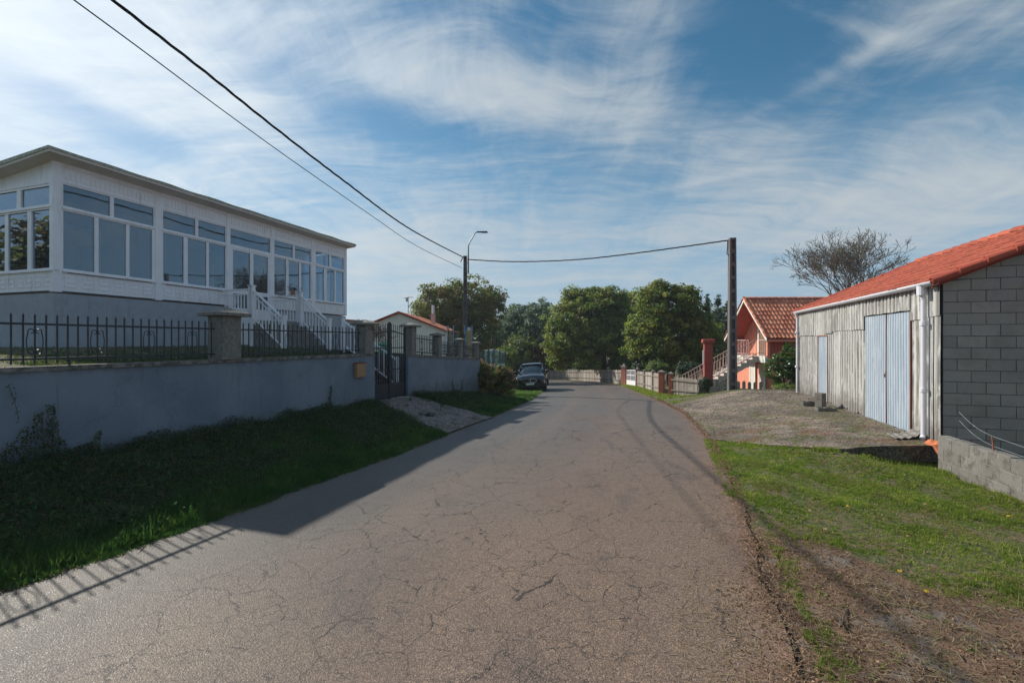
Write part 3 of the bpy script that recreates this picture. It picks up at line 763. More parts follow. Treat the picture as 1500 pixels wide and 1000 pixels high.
def scroll_pts(F, a, z0, z1, side, w_):
    """an S-shaped wrought iron scroll"""
    pts = []; zc = (z0+z1)/2; r = .030; c0 = .040
    for k in range(9):
        th = pi*1.5*k/8; pts.append(F(a+side*(c0+r*cos(pi-th)*-1.0*-1), .0, z1-.035-r+r*sin(th)))
    pts = [F(a+side*(c0+r*cos(t_)), 0, z1-.05-r+r*sin(t_)) for t_ in np.linspace(-.4, 1.5*pi, 9)]
    pts2 = [F(a+side*w_*.98, 0, zc+.05), F(a+side*w_*1.02, 0, zc), F(a+side*w_*.98, 0, zc-.05)] + [F(a+side*(c0+r*cos(t_)), 0, z0+.05+r-r*sin(t_)) for t_ in np.linspace(-.4, 1.5*pi, 9)]
    return pts[::-1] + pts2
def iron_fence(a0, a1, label, top=.70, spacing=.114, scrolls=True, curl=False):
    zb = wtz(a0); root = empty('iron_fence', Vector(WF(a0, .1, zb)), label, 'fence', 'dark iron fences on the garden wall', 'thing')
    F = lambda a, t, z: WF(a, .1+t, z + wtz(a))
    for nm, z, h in (('top_rail', top-.16, .028), ('bottom_rail', .085, .028)):
        mb = MB(); st = np.linspace(a0, a1, 8)
        for p, q in zip(st[:-1], st[1:]):
            mb.hexa([F(p, -.018, z), F(q, -.018, z), F(q, .018, z), F(p, .018, z), F(p, -.018, z+h), F(q, -.018, z+h), F(q, .018, z+h), F(p, .018, z+h)])
        mb.build(nm, M['iron'], root)
    n = max(3, int(round((a1-a0)/spacing))); proto = None
    for i in range(n):
        a = a0 + (i+.5)*(a1-a0)/n
        if proto is None:
            mb = MB(); z0, z1 = .03, top; r = .008
            mb.box(F, a-r, a+r, -r, r, z0, z1-.05)
            q = [F(a-.012, -.012, z1-.05), F(a+.012, -.012, z1-.05), F(a+.012, .012, z1-.05), F(a-.012, .012, z1-.05), F(a, 0, z1)]
            mb.add(q, [(0, 1, 4), (1, 2, 4), (2, 3, 4), (3, 0, 4), (3, 2, 1, 0)])
            proto = mb.build('bar', M['iron'], root); pa = a
        else:
            c = proto.copy(); COL.objects.link(c); c.parent = root
            c.location = Vector(F(a, 0, 0)) - Vector(F(pa, 0, 0))
    if scrolls:
        step = 6 if not curl else 2
        for i in range(4 if not curl else 1, n-1, step):
            a = a0 + (i+.5)*(a1-a0)/n; mb = MB()
            for sd_ in (-1, 1): mb.tube(scroll_pts(F, a, .11, top-.16, sd_, .082), .0065, 5)
            mb.build('scroll_ornament', M['iron'], root)
    # feet let into the wall cap
    mb = MB()
    for k in range(int((a1-a0)/1.2)+1):
        a = a0+.5+k*1.2
        if a < a1: mb.box(F, a-.012, a+.012, -.012, .012, -.01, .09)
    mb.build('foot', M['iron'], root)
    return root
iron_fence(-1.0, aY(8.42)-.2, 'long spiked iron fence on the wall ahead of the near pillar', spacing=.114)
iron_fence(aY(8.42)+.2, aY(12.15)-.19, 'spiked iron fence on the wall in front of the white porch stairs', spacing=.118)
iron_fence(aY(14.2)+.17, aY(15.75)-.16, 'short spiked iron fence just past the gate', top=.68, spacing=.10)
iron_fence(aY(15.75)+.16, aY(17.35)-.14, 'short iron fence with curls before the last but one pillar', top=.56, spacing=.10, curl=True)
iron_fence(aY(17.35)+.14, aY(18.7)-.14, 'farthest short iron fence with curls at the end of the wall', top=.52, spacing=.10, curl=True)

def gate():
    z0 = -1.71; root = empty('iron_gate', WF(GA0, .1, z0), 'dark iron double gate with spiked bars and solid lower panels', 'gate', None, 'thing')
    mid = (GA0+GA1)/2
    for (a0, a1, up) in ((GA0+.03, mid-.03, 1), (mid+.03, GA1-.03, -1)):
        fr = MB(); tz = lambda a: .40 + .12*(1-abs(a-mid)/(mid-GA0))**.8
        for a in (a0, a1): fr.box(WF, a-.022, a+.022, .08, .125, z0+.05, tz(a)+.02)
        for z in (-1.24, -.83, -.20): fr.box(WF, a0+.024, a1-.024, .087, .113, z, z+.03)
        st = np.linspace(a0+.02, a1-.02, 7)
        for p, q in zip(st[:-1], st[1:]):
            zp, zq = tz(p)-.22, tz(q)-.22; fr.hexa([WF(p, .088, zp), WF(q, .088, zq), WF(q, .112, zq), WF(p, .112, zp), WF(p, .088, zp+.03), WF(q, .088, zq+.03), WF(q, .112, zq+.03), WF(p, .112, zp+.03)])
        lf = fr.build('gate_leaf', M['iron'], root)
        pn = MB(); pn.box(WF, a0+.024, a1-.024, .094, .106, z0+.07, -1.245); pn.build('lower_panel', M['iron'], lf)
        n = 7
        for i in range(n):
            a = a0+.024 + (i+.5)*(a1-a0-.048)/n; b = MB()
            b.box(WF, a-.007, a+.007, .093, .107, -1.21, tz(a)-.04)
            b.add([WF(a-.011, .089, tz(a)-.04), WF(a+.011, .089, tz(a)-.04), WF(a+.011, .111, tz(a)-.04), WF(a-.011, .111, tz(a)-.04), WF(a, .1, tz(a)+.03)], [(0, 1, 4), (1, 2, 4), (2, 3, 4), (3, 0, 4)])
            b.build('bar', M['iron'], lf)
    p = MB(); p.box(WF, mid-.024, mid+.024, .07, .13, z0+.04, .56); p.build('meeting_post', M['iron'], root)
    s_ = MB(); s_.box(WF, GA0+.002, GA1-.002, -.06, .24, z0-.25, z0+.03); s_.build('threshold', M['steps'], root)
gate()

def yard_stairs():
    root = empty('garden_steps', WF(GA0, .3, -1.71), 'stone steps climbing from the iron gate up to the house yard', 'steps', None, 'thing')
    mb = MB(); n = 8
    for i in range(n):
        z = -1.70 + (i+1)*(1.30/n); b0 = .30+i*.27
        mb.box(WF, GA0+.02, GA1-.02, b0, b0+.27 if i < n-1 else 2.46, -2.4, z)
    mb.build('stair_block', M['mortar'], root)
    sw = MB(); sw.box(WF, GA0-.10, GA0+.015, .205, 2.55, -2.4, -.36); sw.build('side_wall', M['plinth'], root); sw = MB(); sw.box(WF, GA1-.015, GA1+.10, .205, 2.55, -2.4, -.42); sw.build('side_wall', M['mortar'], root)
    rl = empty('white_stair_railing', WF(GA1-.1, .35, -1.7), 'white sloping railing beside the steps behind the iron gate', 'railing', None, 'thing')
    a = GA1-.10; sl = lambda b: -1.45+(b-.35)*.60
    for nm, h0, h1 in (('bottom_rail', .10, .15), ('top_rail', .86, .92)):
        m2 = MB(); b0, b1 = .35, 2.35
        m2.hexa([WF(a-.025, b0, sl(b0)+h0), WF(a+.025, b0, sl(b0)+h0), WF(a+.025, b1, sl(b1)+h0), WF(a-.025, b1, sl(b1)+h0),
                 WF(a-.025, b0, sl(b0)+h1), WF(a+.025, b0, sl(b0)+h1), WF(a+.025, b1, sl(b1)+h1), WF(a-.025, b1, sl(b1)+h1)]); m2.build(nm, M['white'], rl)
    for k in range(11):
        b = .45+k*.185; m3 = MB(); m3.box(WF, a-.016, a+.016, b-.016, b+.016, sl(b)+.14, sl(b)+.87); m3.build('baluster', M['white'], rl)
    for b in (.33, 2.38):
        m3 = MB(); m3.box(WF, a-.04, a+.04, b-.04, b+.04, sl(b)-.22, sl(b)+1.0); m3.build('newel_post', M['white'], rl)
yard_stairs()

def letterboxes():
    # tan letterbox on the wall face
    Y = .5*(12.42+11.7); 
    a0, a1 = aY(11.62), aY(11.95)
    zt, zb_ = -.565, -.92
    root = empty('letterbox', WF((a0+a1)/2, -.0, zb_), 'tan metal letterbox fixed to the wall beside the iron gate', 'letterbox', None, 'thing')
    mb = MB(); mb.box(WF, a0, a1, -.11, -.002, zb_, zt); mb.build('box_body', M['tanbox'], root, bevel=.012)
    mb = MB(); mb.box(WF, a0+.01, a1-.01, -.118, -.112, zb_+.02, zt-.07); mb.build('front_door', M['tanbox'], root)
    mb = MB(); mb.box(WF, a0-.008, a1+.008, -.125, -.0, zt+.001, zt+.022); mb.build('lid', M['rust'], root)
    # green box on a post behind the gate
    c = at(564, 509, 14.6); root = empty('green_letterbox', (c.x, c.y, -1.3), 'green plastic letterbox on a post seen through the iron gate', 'letterbox', None, 'thing')
    F = frame((c.x, c.y), (.93, -.36), (.36, .93))
    mb = MB(); mb.box(F, -.17, .17, -.12, .12, -.43, -.10); mb.build('box_body', M['greenbox'], root, bevel=.02)
    mb = MB(); mb.add([F(-.19, -.14, -.095), F(.19, -.14, -.095), F(.19, .14, -.095), F(-.19, .14, -.095), F(-.12, 0, .0), F(.12, 0, .0)], [(0, 1, 5, 4), (1, 2, 5), (2, 3, 4, 5), (3, 0, 4), (3, 2, 1, 0)]); mb.build('hood', M['greenbox'], root)
    mb = MB(); mb.box(F, -.12, .12, -.126, -.122, -.20, -.17); mb.build('slot', M['paper'], root)
    mb = MB(); mb.tube([F(0, 0, -.43), F(0, 0, -1.35)], .03, 8); mb.build('post', M['greenbox'], root)
letterboxes()

# ================================================================== WHITE HOUSE
HU = (.3009, .9537); HN = (.9537, -.3009); HO = (-10.28, 10.2)
HF = frame(HO, HU, HN)          # s along the front, t outward (toward the road)
def s_of(px, t=0):
    k = (px-750)/FPX; x0 = HO[0]+HN[0]*t; y0 = HO[1]+HN[1]*t
    return (k*y0-x0)/(HU[0]-k*HU[1])
def t_of(px):   # on the gable face s=0
    k = (px-750)/FPX; return (k*HO[1]-HO[0])/(HN[0]-k*HN[1])
ZF = 1.12; SE = 10.17; GD = -2.35    # floor level, far end, gallery depth
def house():
    root = empty('glazed_house', HF(5, -3, -.3), 'long white house with a glazed gallery above a grey plinth', 'house', None, 'thing')
    pl = MB(); pl.box(HF, .03, SE-.03, -10, -.03, -.9, ZF-.03); pl.box(HF, SE-.029, SE+1.05, -4.2, -.06, -.9, ZF-.20)
    pl.build('plinth', M['plinth'], root)
    tl = MB(); tl.box(HF, SE-.02, SE+1.12, -4.25, .0, ZF-.199, ZF-.15); tl.build('terrace_edge', M['clay'], root)
    # skirt of white cladding with small square mouldings
    posts = [(77.5, 91), (227.6, 238), (332.3, 337), (397.3, 401.6), (456.8, 462.3), (505, 508)]
    sp = [(s_of(a), s_of(b)) for a, b in posts]; sp[0] = (0, sp[0][1]); sp[-1] = (sp[-1][0], SE)
    for a, b in sp:
        mb = MB(); mb.box(HF, a, b, -.13, .0, ZF, 4.08); mb.build('corner_post', M['white'], root)
    def panel_row(F, a0, a1, z0, z1, parent, n):
        mb = MB(); mb.box(F, a0, a1, -.08, -.018, z0, z1)
        w_ = (a1-a0)/n
        for i in range(n):
            c = a0+(i+.5)*w_; hw = min(w_*.36, .21); hh = (z1-z0)*.28; zc = (z0+z1)/2
            for (x0, x1, y0, y1) in ((c-hw, c+hw, zc-hh, zc-hh+.018), (c-hw, c+hw, zc+hh-.018, zc+hh), (c-hw, c-hw+.018, zc-hh+.018, zc+hh-.018), (c+hw-.018, c+hw, zc-hh+.018, zc+hh-.018)):
                mb.box(F, x0, x1, -.018, -.004, y0, y1)
            mb.box(F, c-hw*.6, c+hw*.6, -.018, -.002, zc-.012, zc+.012)
        mb.build('cladding_panel', M['white'], parent)
    def window(F, a0, a1, z0, z1, panes, parent, nm='window', fw=.035):
        """frame with panes given as (start, end) along the wall"""
        fr = MB(); edges = [a0] + [e for p in panes for e in p] + [a1]
        for i in range(0, len(edges), 2):
            if edges[i+1]-edges[i] > .002: fr.box(F, edges[i], edges[i+1], -.075 if i % 4 else -.065, -.012 if i % 4 else -.02, z0+fw+.001, z1-fw-.001)
        fr.box(F, a0, a1, -.08, -.010, z0, z0+fw); fr.box(F, a0, a1, -.08, -.010, z1-fw, z1)
        w_ = fr.build(nm, M['white'], parent)
        for (p0, p1) in panes:
            g = MB(); g.box(F, p0-.004, p1+.004, -.048, -.042, z0+fw-.004, z1-fw+.004); g.build('pane', M['glass'], w_)
        return w_
    bays = [(0, [(93, 139), (145, 185.5), (190.5, 223.5)], [(92.5, 162), (167.4, 226)], 6),
            (1, [(239.2, 269.7), (275.5, 303), (306.8, 330.8)], [(239, 286.6), (291, 331.5)], 6),
            (3, [(402.5, 419.6), (423.2, 439), (441.7, 455.5)], [(402.5, 429.6), (432.4, 456)], 4),
            (4, [(463.2, 475), (479, 490.6), (492.7, 503.8)], [(463.2, 482.8), (485.6, 504)], 4)]
    for (i, low, top, n) in bays:
        a0, a1 = sp[i][1]+.002, sp[i+1][0]-.002
        panel_row(HF, a0, a1, ZF+.03, 1.58, root, n)
        sl = MB(); sl.box(HF, a0, a1, -.10, .045, 1.582, 1.622); sl.build('window_sill', M['white'], root)
        sl = MB(); sl.box(HF, a0+.1, a1-.1, -.0175, .030, 1.5715, 1.5815); sl.build('sill_shadow_strip', M['black'], root)  # black strip standing in for the shadow line beneath the sill
        cl = lambda L: [(max(a0+.03, s_of(p)), min(a1-.03, s_of(q))) for p, q in L]
        window(HF, a0, a1, 1.625, 3.02, cl(low), root); window(HF, a0, a1, 3.06, 3.62, cl(top), root, 'top_light')
        r = MB(); r.box(HF, a0, a1, -.10, .02, 3.022, 3.058); r.build('transom', M['white'], root)
    # door bay
    a0, a1 = sp[2][1]+.002, sp[3][0]-.002; ZD = .66; am = (a0+a1)/2+.02
    window(HF, a0, a1, 3.06, 3.62, [(a0+.03, a1-.03)], root, 'top_light')
    for (d0, d1) in ((a0+.06, am-.005), (am+.005, a1-.06)):
        dr = window(HF, d0, d1, 1.62, 2.98, [(d0+.06, d1-.06)], root, 'door_leaf', .05)
        g = MB(); g.box(HF, d0, d1, -.075, -.012, ZD, ZD+.42); g.box(HF, d0, d0+.06, -.075, -.012, ZD+.42, 1.62); g.box(HF, d1-.06, d1, -.075, -.012, ZD+.42, 1.62)
        g.box(HF, d0+.06, d1-.06, -.07, -.018, 1.54, 1.62)
        for k in (1, 2): x = d0+.06+(d1-d0-.12)*k/3; g.box(HF, x-.01, x+.01, -.06, -.025, ZD+.42, 1.54)
        g.build('lower_frame', M['white'], dr)
        g = MB(); g.box(HF, d0+.06, d1-.06, -.048, -.042, ZD+.42, 1.54); g.build('pane', M['glass'], dr)
    fr = MB(); fr.box(HF, a0, a0+.058, -.10, .0, ZD, 3.058); fr.box(HF, a1-.058, a1, -.10, .0, ZD, 3.058); fr.box(HF, a0+.058, a1-.058, -.10, 0, 2.985, 3.058); fr.build('door_frame', M['white'], root)
    h_ = MB(); h_.tube([HF(am-.05, .0, 1.72), HF(am-.05, .04, 1.72), HF(am-.05, .04, 1.6)], .01, 6); h_.build('door_handle', M['steel'], root)
    # frieze and eaves board
    for i in range(5):
        a, b = sp[i][1]+.001, sp[i+1][0]-.001
        mb = MB(); mb.box(HF, a, b, -.09, -.02, 3.623, 4.079)
        mb.box(HF, a, b, -.02, .0, 3.623, 3.66); mb.box(HF, a, b, -.02, .012, 3.99, 4.079); mb.box(HF, a, b, -.02, .004, 3.955, 3.985)
        k = a+.06
        while k < b-.1: mb.box(HF, k, k+.07, -.02, -.008, 3.72, 3.90); k += .10
        mb.build('frieze', M['white'], root)
    # gable side of the gallery (faces the camera)
    GF = lambda s, t, z: HF(-t, -s, z)          # s inward from the corner, t outward (toward the camera)
    tp = lambda px: -t_of(px)
    topz = lambda s: 4.08-.10*s
    L = -GD
    mb = MB(); mb.box(GF, .0, .07, -.0, .004, ZF, 4.0); mb.build('corner_post', M['white'], root)
    lows = [(tp(75), tp(45)), (tp(39), tp(10)), (tp(6)+.02, tp(6)+.62)]
    lows = [(max(.1, p), min(L-.05, q)) for p, q in lows]
    panel_row(GF, .075, L, ZF+.03, 1.58, root, 7)
    window(GF, .075, L, 1.625, 3.02, lows, root); window(GF, .075, L, 3.06, 3.54, [(.12, tp(29.5)), (tp(23.4), L-.06)], root, 'top_light')
    sl = MB(); sl.box(GF, .0, L, -.10, .045, 1.582, 1.622); sl.build('window_sill', M['white'], root); sl = MB(); sl.box(GF, .075, L, -.10, .02, 3.022, 3.058); sl.build('transom', M['white'], root)
    mb = MB(); mb.hexa([GF(.07, -.09, 3.543), GF(L, -.09, 3.543), GF(L, -.02, 3.543), GF(.07, -.02, 3.543), GF(.07, -.09, topz(0)), GF(L, -.09, topz(L)), GF(L, -.02, topz(L)), GF(.07, -.02, topz(0))])
    mb.box(GF, .07, L, -.02, .0, 3.56, 3.60); mb.build('frieze', M['white'], root)
    # far end wall, glazed as well
    EF = lambda s, t, z: HF(SE+t, -s, z)
    panel_row(EF, .02, L, ZF+.03, 1.58, root, 4)
    window(EF, .02, L, 1.62, 3.02, [(.10, .72), (.82, 1.45), (1.55, 2.25)], root); window(EF, .02, L, 3.03, 3.8, [(.10, 1.1), (1.2, 2.25)], root, 'top_light')
    # inside
    fl = MB(); fl.box(HF, .1, SE-.1, GD, -.14, ZF-.028, ZF+.01); fl.build('gallery_floor', M['brownfloor'], root)
    bw = MB(); bw.box(HF, .0, SE, GD-.25, GD, ZF-.02, 3.80); bw.build('inner_wall', M['interior'], root)
    for (x0, x1, z0, z1, mm) in ((1.2, 2.2, 1.95, 3.1, 'glass'), (4.7, 5.7, ZF+.02, 3.2, 'wood_in'), (7.4, 8.3, 1.95, 3.1, 'glass')):
        k = MB(); k.box(HF, x0, x1, GD+.002, GD+.04, z0, z1); k.build('inner_opening', M[mm] if mm == 'wood_in' else M['carglass'], root)
        k = MB()
        for (u0, u1, v0, v1) in ((x0-.06, x0, z0, z1+.06), (x1, x1+.06, z0, z1+.06), (x0, x1, z1, z1+.06)): k.box(HF, u0, u1, GD+.002, GD+.06, v0, v1)
        k.build('inner_frame', M['white'], root)
    # curtains drawn part way
    for (x0, x1) in ((.35, .95), (2.35, 2.75), (3.2, 3.7)):
        P_ = []; n = 26
        for i in range(n):
            x = x0+(x1-x0)*i/(n-1); t = GD+.16+.03*sin(i*1.6)
            P_ += [HF(x, t, 1.75), HF(x, t, 3.35)]
        k = MB(); k.grid(P_, n, 2); k.build('curtain', M['interior'], root)
    # roof slab, tilting gently down toward the main house
    rz = lambda t: 4.21 + (t-.45)*.085
    rf = MB(); s0, s1 = -.31, 10.22
    ns = 40; ts = [.45, -2.6]
    for i in range(ns):
        a, b = s0+(s1-s0)*i/ns, s0+(s1-s0)*(i+1)/ns
        rf.hexa([HF(a, ts[1], rz(ts[1])-.10), HF(b, ts[1], rz(ts[1])-.10), HF(b, ts[0], rz(ts[0])-.055), HF(a, ts[0], rz(ts[0])-.055),
                 HF(a, ts[1], rz(ts[1])), HF(b, ts[1], rz(ts[1])), HF(b, ts[0]+.012*sin(i*7.3), rz(ts[0])+.008*sin(i*5)), HF(a, ts[0]+.012*sin((i-1)*7.3), rz(ts[0])+.008*sin((i-1)*5))])
    rf.build('roof_edge', M['roofslab'], root)
    sf = MB(); sf.hexa([HF(s0+.02, -2.6, rz(-2.6)-.16), HF(s1-.02, -2.6, rz(-2.6)-.16), HF(s1-.02, .43, rz(.43)-.11), HF(s0+.02, .43, rz(.43)-.11),
                        HF(s0+.02, -2.6, rz(-2.6)-.101), HF(s1-.02, -2.6, rz(-2.6)-.101), HF(s1-.02, .43, rz(.43)-.056), HF(s0+.02, .43, rz(.43)-.056)]); sf.build('soffit', M['soffit'], root)
    # main body of the house behind the gallery with a tiled roof
    mw = MB(); mw.box(HF, .0, SE, -9.8, GD-.26, ZF-.02, 3.9); mw.build('main_wall', M['plinth'], root)
    mr = MB(); tile_surface(mr, lambda u, v, h: HF(-.2+u, -2.5-v*.94, 3.98+v*.22+h), 10.6, 3.9, .24, .4)
    tile_surface(mr, lambda u, v, h: HF(-.2+u, -10.1+v*.94, 3.98+v*.22+h), 10.6, 3.9, .24, .4); mr.build('tiled_roof', M['tile_old'], root)
    return root
def tile_surface(mb, F, length, slope, pitch, row, amp=.045):
    """interlocking barrel tiles: u along the eave, v up the slope"""
    nc = int(length/pitch); nr = max(2, int(slope/row)); pu = length/nc; pv = slope/nr; ku = 6
    for r in range(nr):
        for c in range(nc):
            t = random.random(); n0 = len(mb.v); P_ = []
            jit = random.uniform(-.006, .006)
            for i in range(ku+1):
                ph = i/ku; w_ = (sin(ph*pi)**.8)*amp if ph < 1 else 0
                prof = amp*abs(sin(pi*ph))**.7
                P_.append(F(c*pu+ph*pu, r*pv+jit*2, prof+.028)); P_.append(F(c*pu+ph*pu, (r+1)*pv+.02, prof+jit))
                P_.append(F(c*pu+ph*pu, r*pv+jit*2, prof-.0))
            fs = []
            for i in range(ku):
                a = i*3; fs.append((a, a+3, a+4, a+1)); fs.append((a+2, a+5, a+3, a))
            mb.add(P_, fs, t)
house()

def porch():
    root = empty('porch_steps', HF(5.1, 1.7, -.35), 'stone steps and landing in front of the white glazed door', 'steps', None, 'thing')
    S0, S1, T1, ZL = 4.16, 6.12, 1.22, .655
    mb = MB(); mb.box(HF, S0, S1, -.02, T1, -.7, ZL)
    n = 5
    for i in range(n):
        z = ZL-(i+1)*(1.02/(n+.0))+.0; mb.box(HF, S0, S1, T1+i*.26, T1+(i+1)*.26, -.7, z+.02)
        mb.box(HF, S0-.02, S1+.02, T1+i*.26-.02, T1+(i+1)*.26+.02, z-.03+.021, z+.045)
    mb.build('stair_block', M['concrete'], root)
    kk = MB(); kk.box(HF, S0-.03, S0-.003, 0, T1, -.1, ZL+.01); kk.build('white_skirting', M['white'], root)
    sl = lambda t: ZL - max(0, (t-T1))*(1.02/1.3)
    def flight(s, t0, t1, label, flat):
        r = empty('white_balustrade', HF(s, t1, sl(t1)), label, 'balustrade', 'white balustrades of the porch', 'thing')
        for nm, h0, h1, w_ in (('handrail', .90, .95, .035), ('upper_rail', .76, .79, .02), ('bottom_rail', .06, .10, .02)):
            m2 = MB(); z = lambda t, h: sl(t)+h
            m2.hexa([HF(s-w_, t0, z(t0, h0)), HF(s+w_, t0, z(t0, h0)), HF(s+w_, t1, z(t1, h0)), HF(s-w_, t1, z(t1, h0)), HF(s-w_, t0, z(t0, h1)), HF(s+w_, t0, z(t0, h1)), HF(s+w_, t1, z(t1, h1)), HF(s-w_, t1, z(t1, h1))])
            m2.build(nm, M['white'], r)
        k = t0+.13
        while k < t1-.08:
            m3 = MB(); m3.box(HF, s-.014, s+.014, k-.014, k+.014, sl(k)+.09, sl(k)+.765); m3.build('baluster', M['white'], r); k += .125
        for t in ([t1] if flat else [t0, t1]):
            m3 = MB(); m3.box(HF, s-.055, s+.055, t-.055, t+.055, -.45, sl(t)+1.02); m3.box(HF, s-.075, s+.075, t-.075, t+.075, sl(t)+1.021, sl(t)+1.05); m3.build('newel_post', M['white'], r)
        return r
    flight(S0, T1, 2.40, 'sloping white balustrade of the porch stairs closer to the broad-capped stone pillar', False)
    flight(S1, T1, 2.40, 'sloping white balustrade of the porch stairs beside the grey terrace end', False)
    flight(S0, .02, T1-.06, 'level white balustrade of the landing closer to the broad-capped stone pillar', True)
    flight(S1, .02, T1-.06, 'level white balustrade on the landing on the far side of the door', True)
    # withered pot plant on the far newel
    p = Vector(HF(S1-.12, T1-.2, ZL)); c = Vector(HF(S1-.02, T1-.3, ZL+.95))
    r = empty('plant_pot', c, 'small clay pot with a withered plant on the porch railing', 'plant pot', None, 'thing')
    mb = MB(); mb.tube([c, c+Vector((0, 0, .13))], [.055, .08], 10); mb.build('pot', M['clay'], r)
    q = c+Vector((0, 0, .2)); pts = np.array(q)+rng.normal(size=(120, 3))*np.array([.09, .09, .045]); quads('foliage', leaves_at(pts, .05), rng.uniform(0, 1, 120), M['lf_red'], r)
porch()

# ================================================================== SHED ON THE LAWN SIDE
SU = (.3131, .9497); SN = (.9497, -.3131); SO = (7.80, 8.25)
SF = frame(SO, SU, SN)           # s along the sheet-clad front, t inward
def shed():
    L = 8.85; Dp = 7.2; ZB = -1.86; ZE = 1.04; k = .44; RT = 3.6
    root = empty('block_shed', SF(L/2, 2, ZB), 'block-built shed with weathered sheet cladding, blue doors and orange tiled roof', 'shed', None, 'thing')
    # core walls (front backing, far gable, back)
    mb = MB(); mb.box(SF, .22, L-.02, .06, .20, ZB-.3, ZE-.02); mb.box(SF, L-.2, L-.02, .20, Dp, ZB-.3, ZE); mb.box(SF, .02, L-.02, Dp-.2, Dp, ZB-.5, ZE)
    mb.build('back_wall', M['block'], root)
    # near gable of concrete blocks
    mb = MB(); bh, bl_, mj = .205, .41, .012
    top = lambda t: ZE+.03 + k*(t if t < RT else 2*RT-t)
    z = ZB-.5; row = 0
    while z < top(RT):
        t = -.20 if row % 2 else 0.0
        while t < Dp:
            t0, t1 = max(t, 0.005), min(t+bl_, Dp-.005)
            if t1-t0 > .04:
                za, zb_ = min(z+bh-mj, top(t0)), min(z+bh-mj, top(t1))
                if max(za, zb_) > z+.01:
                    za, zb_ = max(za, z+.001), max(zb_, z+.001)
                    j = random.uniform(-.006, .004); g = random.choice([.2, .35, .5, .6, .9])*random.uniform(.8, 1.1)
                    a0, a1 = t0+mj/2, t1-mj/2
                    mb.hexa([SF(j, a0, z), SF(j, a1, z), SF(.2, a1, z), SF(.2, a0, z), SF(j, a0, za), SF(j, a1, zb_), SF(.2, a1, zb_), SF(.2, a0, za)], min(1, g))
            t += bl_
        z += bh; row += 1
    mb.build('block_gable', M['block'], root)
    mo = MB(); mo.hexa([SF(.012, .01, ZB-.5), SF(.012, RT, ZB-.5), SF(.19, RT, ZB-.5), SF(.19, .01, ZB-.5), SF(.012, .01, top(.01)-.02), SF(.012, RT, top(RT)-.02), SF(.19, RT, top(RT)-.02), SF(.19, .01, top(.01)-.02)])
    mo.hexa([SF(.012, RT, ZB-.5), SF(.012, Dp-.01, ZB-.5), SF(.19, Dp-.01, ZB-.5), SF(.19, RT, ZB-.5), SF(.012, RT, top(RT)-.02), SF(.012, Dp-.01, top(Dp)-.02), SF(.19, Dp-.01, top(Dp)-.02), SF(.19, RT, top(RT)-.02)])
    mo.build('mortar', M['mortar'], root)
    # corrugated sheets
    def sheet(s0, s1, z0, z1, out, m_, nm, par, pitch=.177, amp=.020, rag=.02, square=False):
        n = max(6, int((s1-s0)/pitch*12)); P_ = []; nz = 4
        for i in range(n+1):
            s_ = s0+(s1-s0)*i/n; ph = 2*pi*s_/pitch
            w_ = amp*cos(ph)*-1 if not square else amp*max(-1, min(1, 2.2*sin(ph)))
            rb = rag*sin(s_*9.1+z0*3)
            for j in range(nz+1):
                zz = z0+rb+(z1-z0-rb)*j/nz
                P_.append(SF(s_, -out-w_+.004*sin(zz*2+s_*3), zz))
        mb = MB(); mb.grid(P_, n+1, nz+1, random.random())
        o = mb.build(nm, m_, par); so_ = o.modifiers.new('thickness', 'SOLIDIFY'); so_.thickness = .006
        return o
    dd0, dd1, sd0, sd1 = .94, 3.13, 5.77, 6.66
    zd = .60; zs = .16
    # lower rows
    for (a, b, zt) in ((-.02, .18, .50), (.20, .52, .52), (.53, .93, .47), (3.14, 3.62, .36), (3.60, 4.22, .34), (4.20, 4.72, .36), (4.70, 5.28, .33), (5.26, 5.76, .29), (6.67, 7.15, .22), (7.13, 7.9, .25), (7.88, 8.86, .24)):
        sheet(a, b, ZB+random.uniform(.0, .05), zt, .045+random.uniform(0, .012), M['fibre'], 'cladding_sheet', root)
    for (a, b, z0, ex) in ((-.02, .42, .46, 0), (.40, .94, .42, 0), (.93, 1.9, zd+.03, .01), (1.88, 3.14, zd+.03, 0), (3.12, 4.25, .30, .01), (4.23, 5.4, .30, 0), (5.38, 6.0, .24, .01), (5.98, 7.1, .18, 0), (7.08, 8.86, .20, .01)):
        sheet(a, b, z0, ZE-.01, .066+ex, M['fibre'], 'cladding_sheet', root, rag=.006)
    sheet(sd0, sd1, zs+.03, .25, .05, M['fibre'], 'cladding_sheet', root)
    # double blue door
    dm = (dd0+dd1)/2-.05
    for (a, b) in ((dd0+.02, dm-.02), (dm+.02, dd1-.02)):
        lf = sheet(a, b, ZB+.02, zd, .060, M['bluedoor'], 'blue_door_leaf', root, .1125, .009, .004, True)
        fr = MB(); fr.box(SF, a-.012, a+.004, -.078, -.05, ZB+.02, zd); fr.box(SF, a+.005, b-.005, -.048, -.03, zd-.07, zd-.02); fr.build('door_frame', M['rust'], lf)
    lk = MB(); lk.box(SF, dm-.03, dm+.04, -.09, -.075, -.70, -.67); lk.tube([SF(dm+.03, -.095, -.72), SF(dm+.03, -.095, -.80)], .012, 6); lk.build('door_latch', M['rust'], root)
    lf = sheet(sd0+.01, sd1-.01, ZB+.03, zs, .058, M['bluedoor'], 'small_blue_door', root, .1125, .009, .004, True)
    fr = MB(); fr.box(SF, sd0-.02, sd0, -.09, -.04, ZB, zs+.03); fr.box(SF, sd1, sd1+.02, -.09, -.04, ZB, zs+.03); fr.box(SF, sd0, sd1, -.09, -.04, zs+.003, zs+.03); fr.build('door_frame', M['rust'], lf)
    # broken footing along the cladding
    ft = MB()
    st = np.linspace(-.05, L, 40)
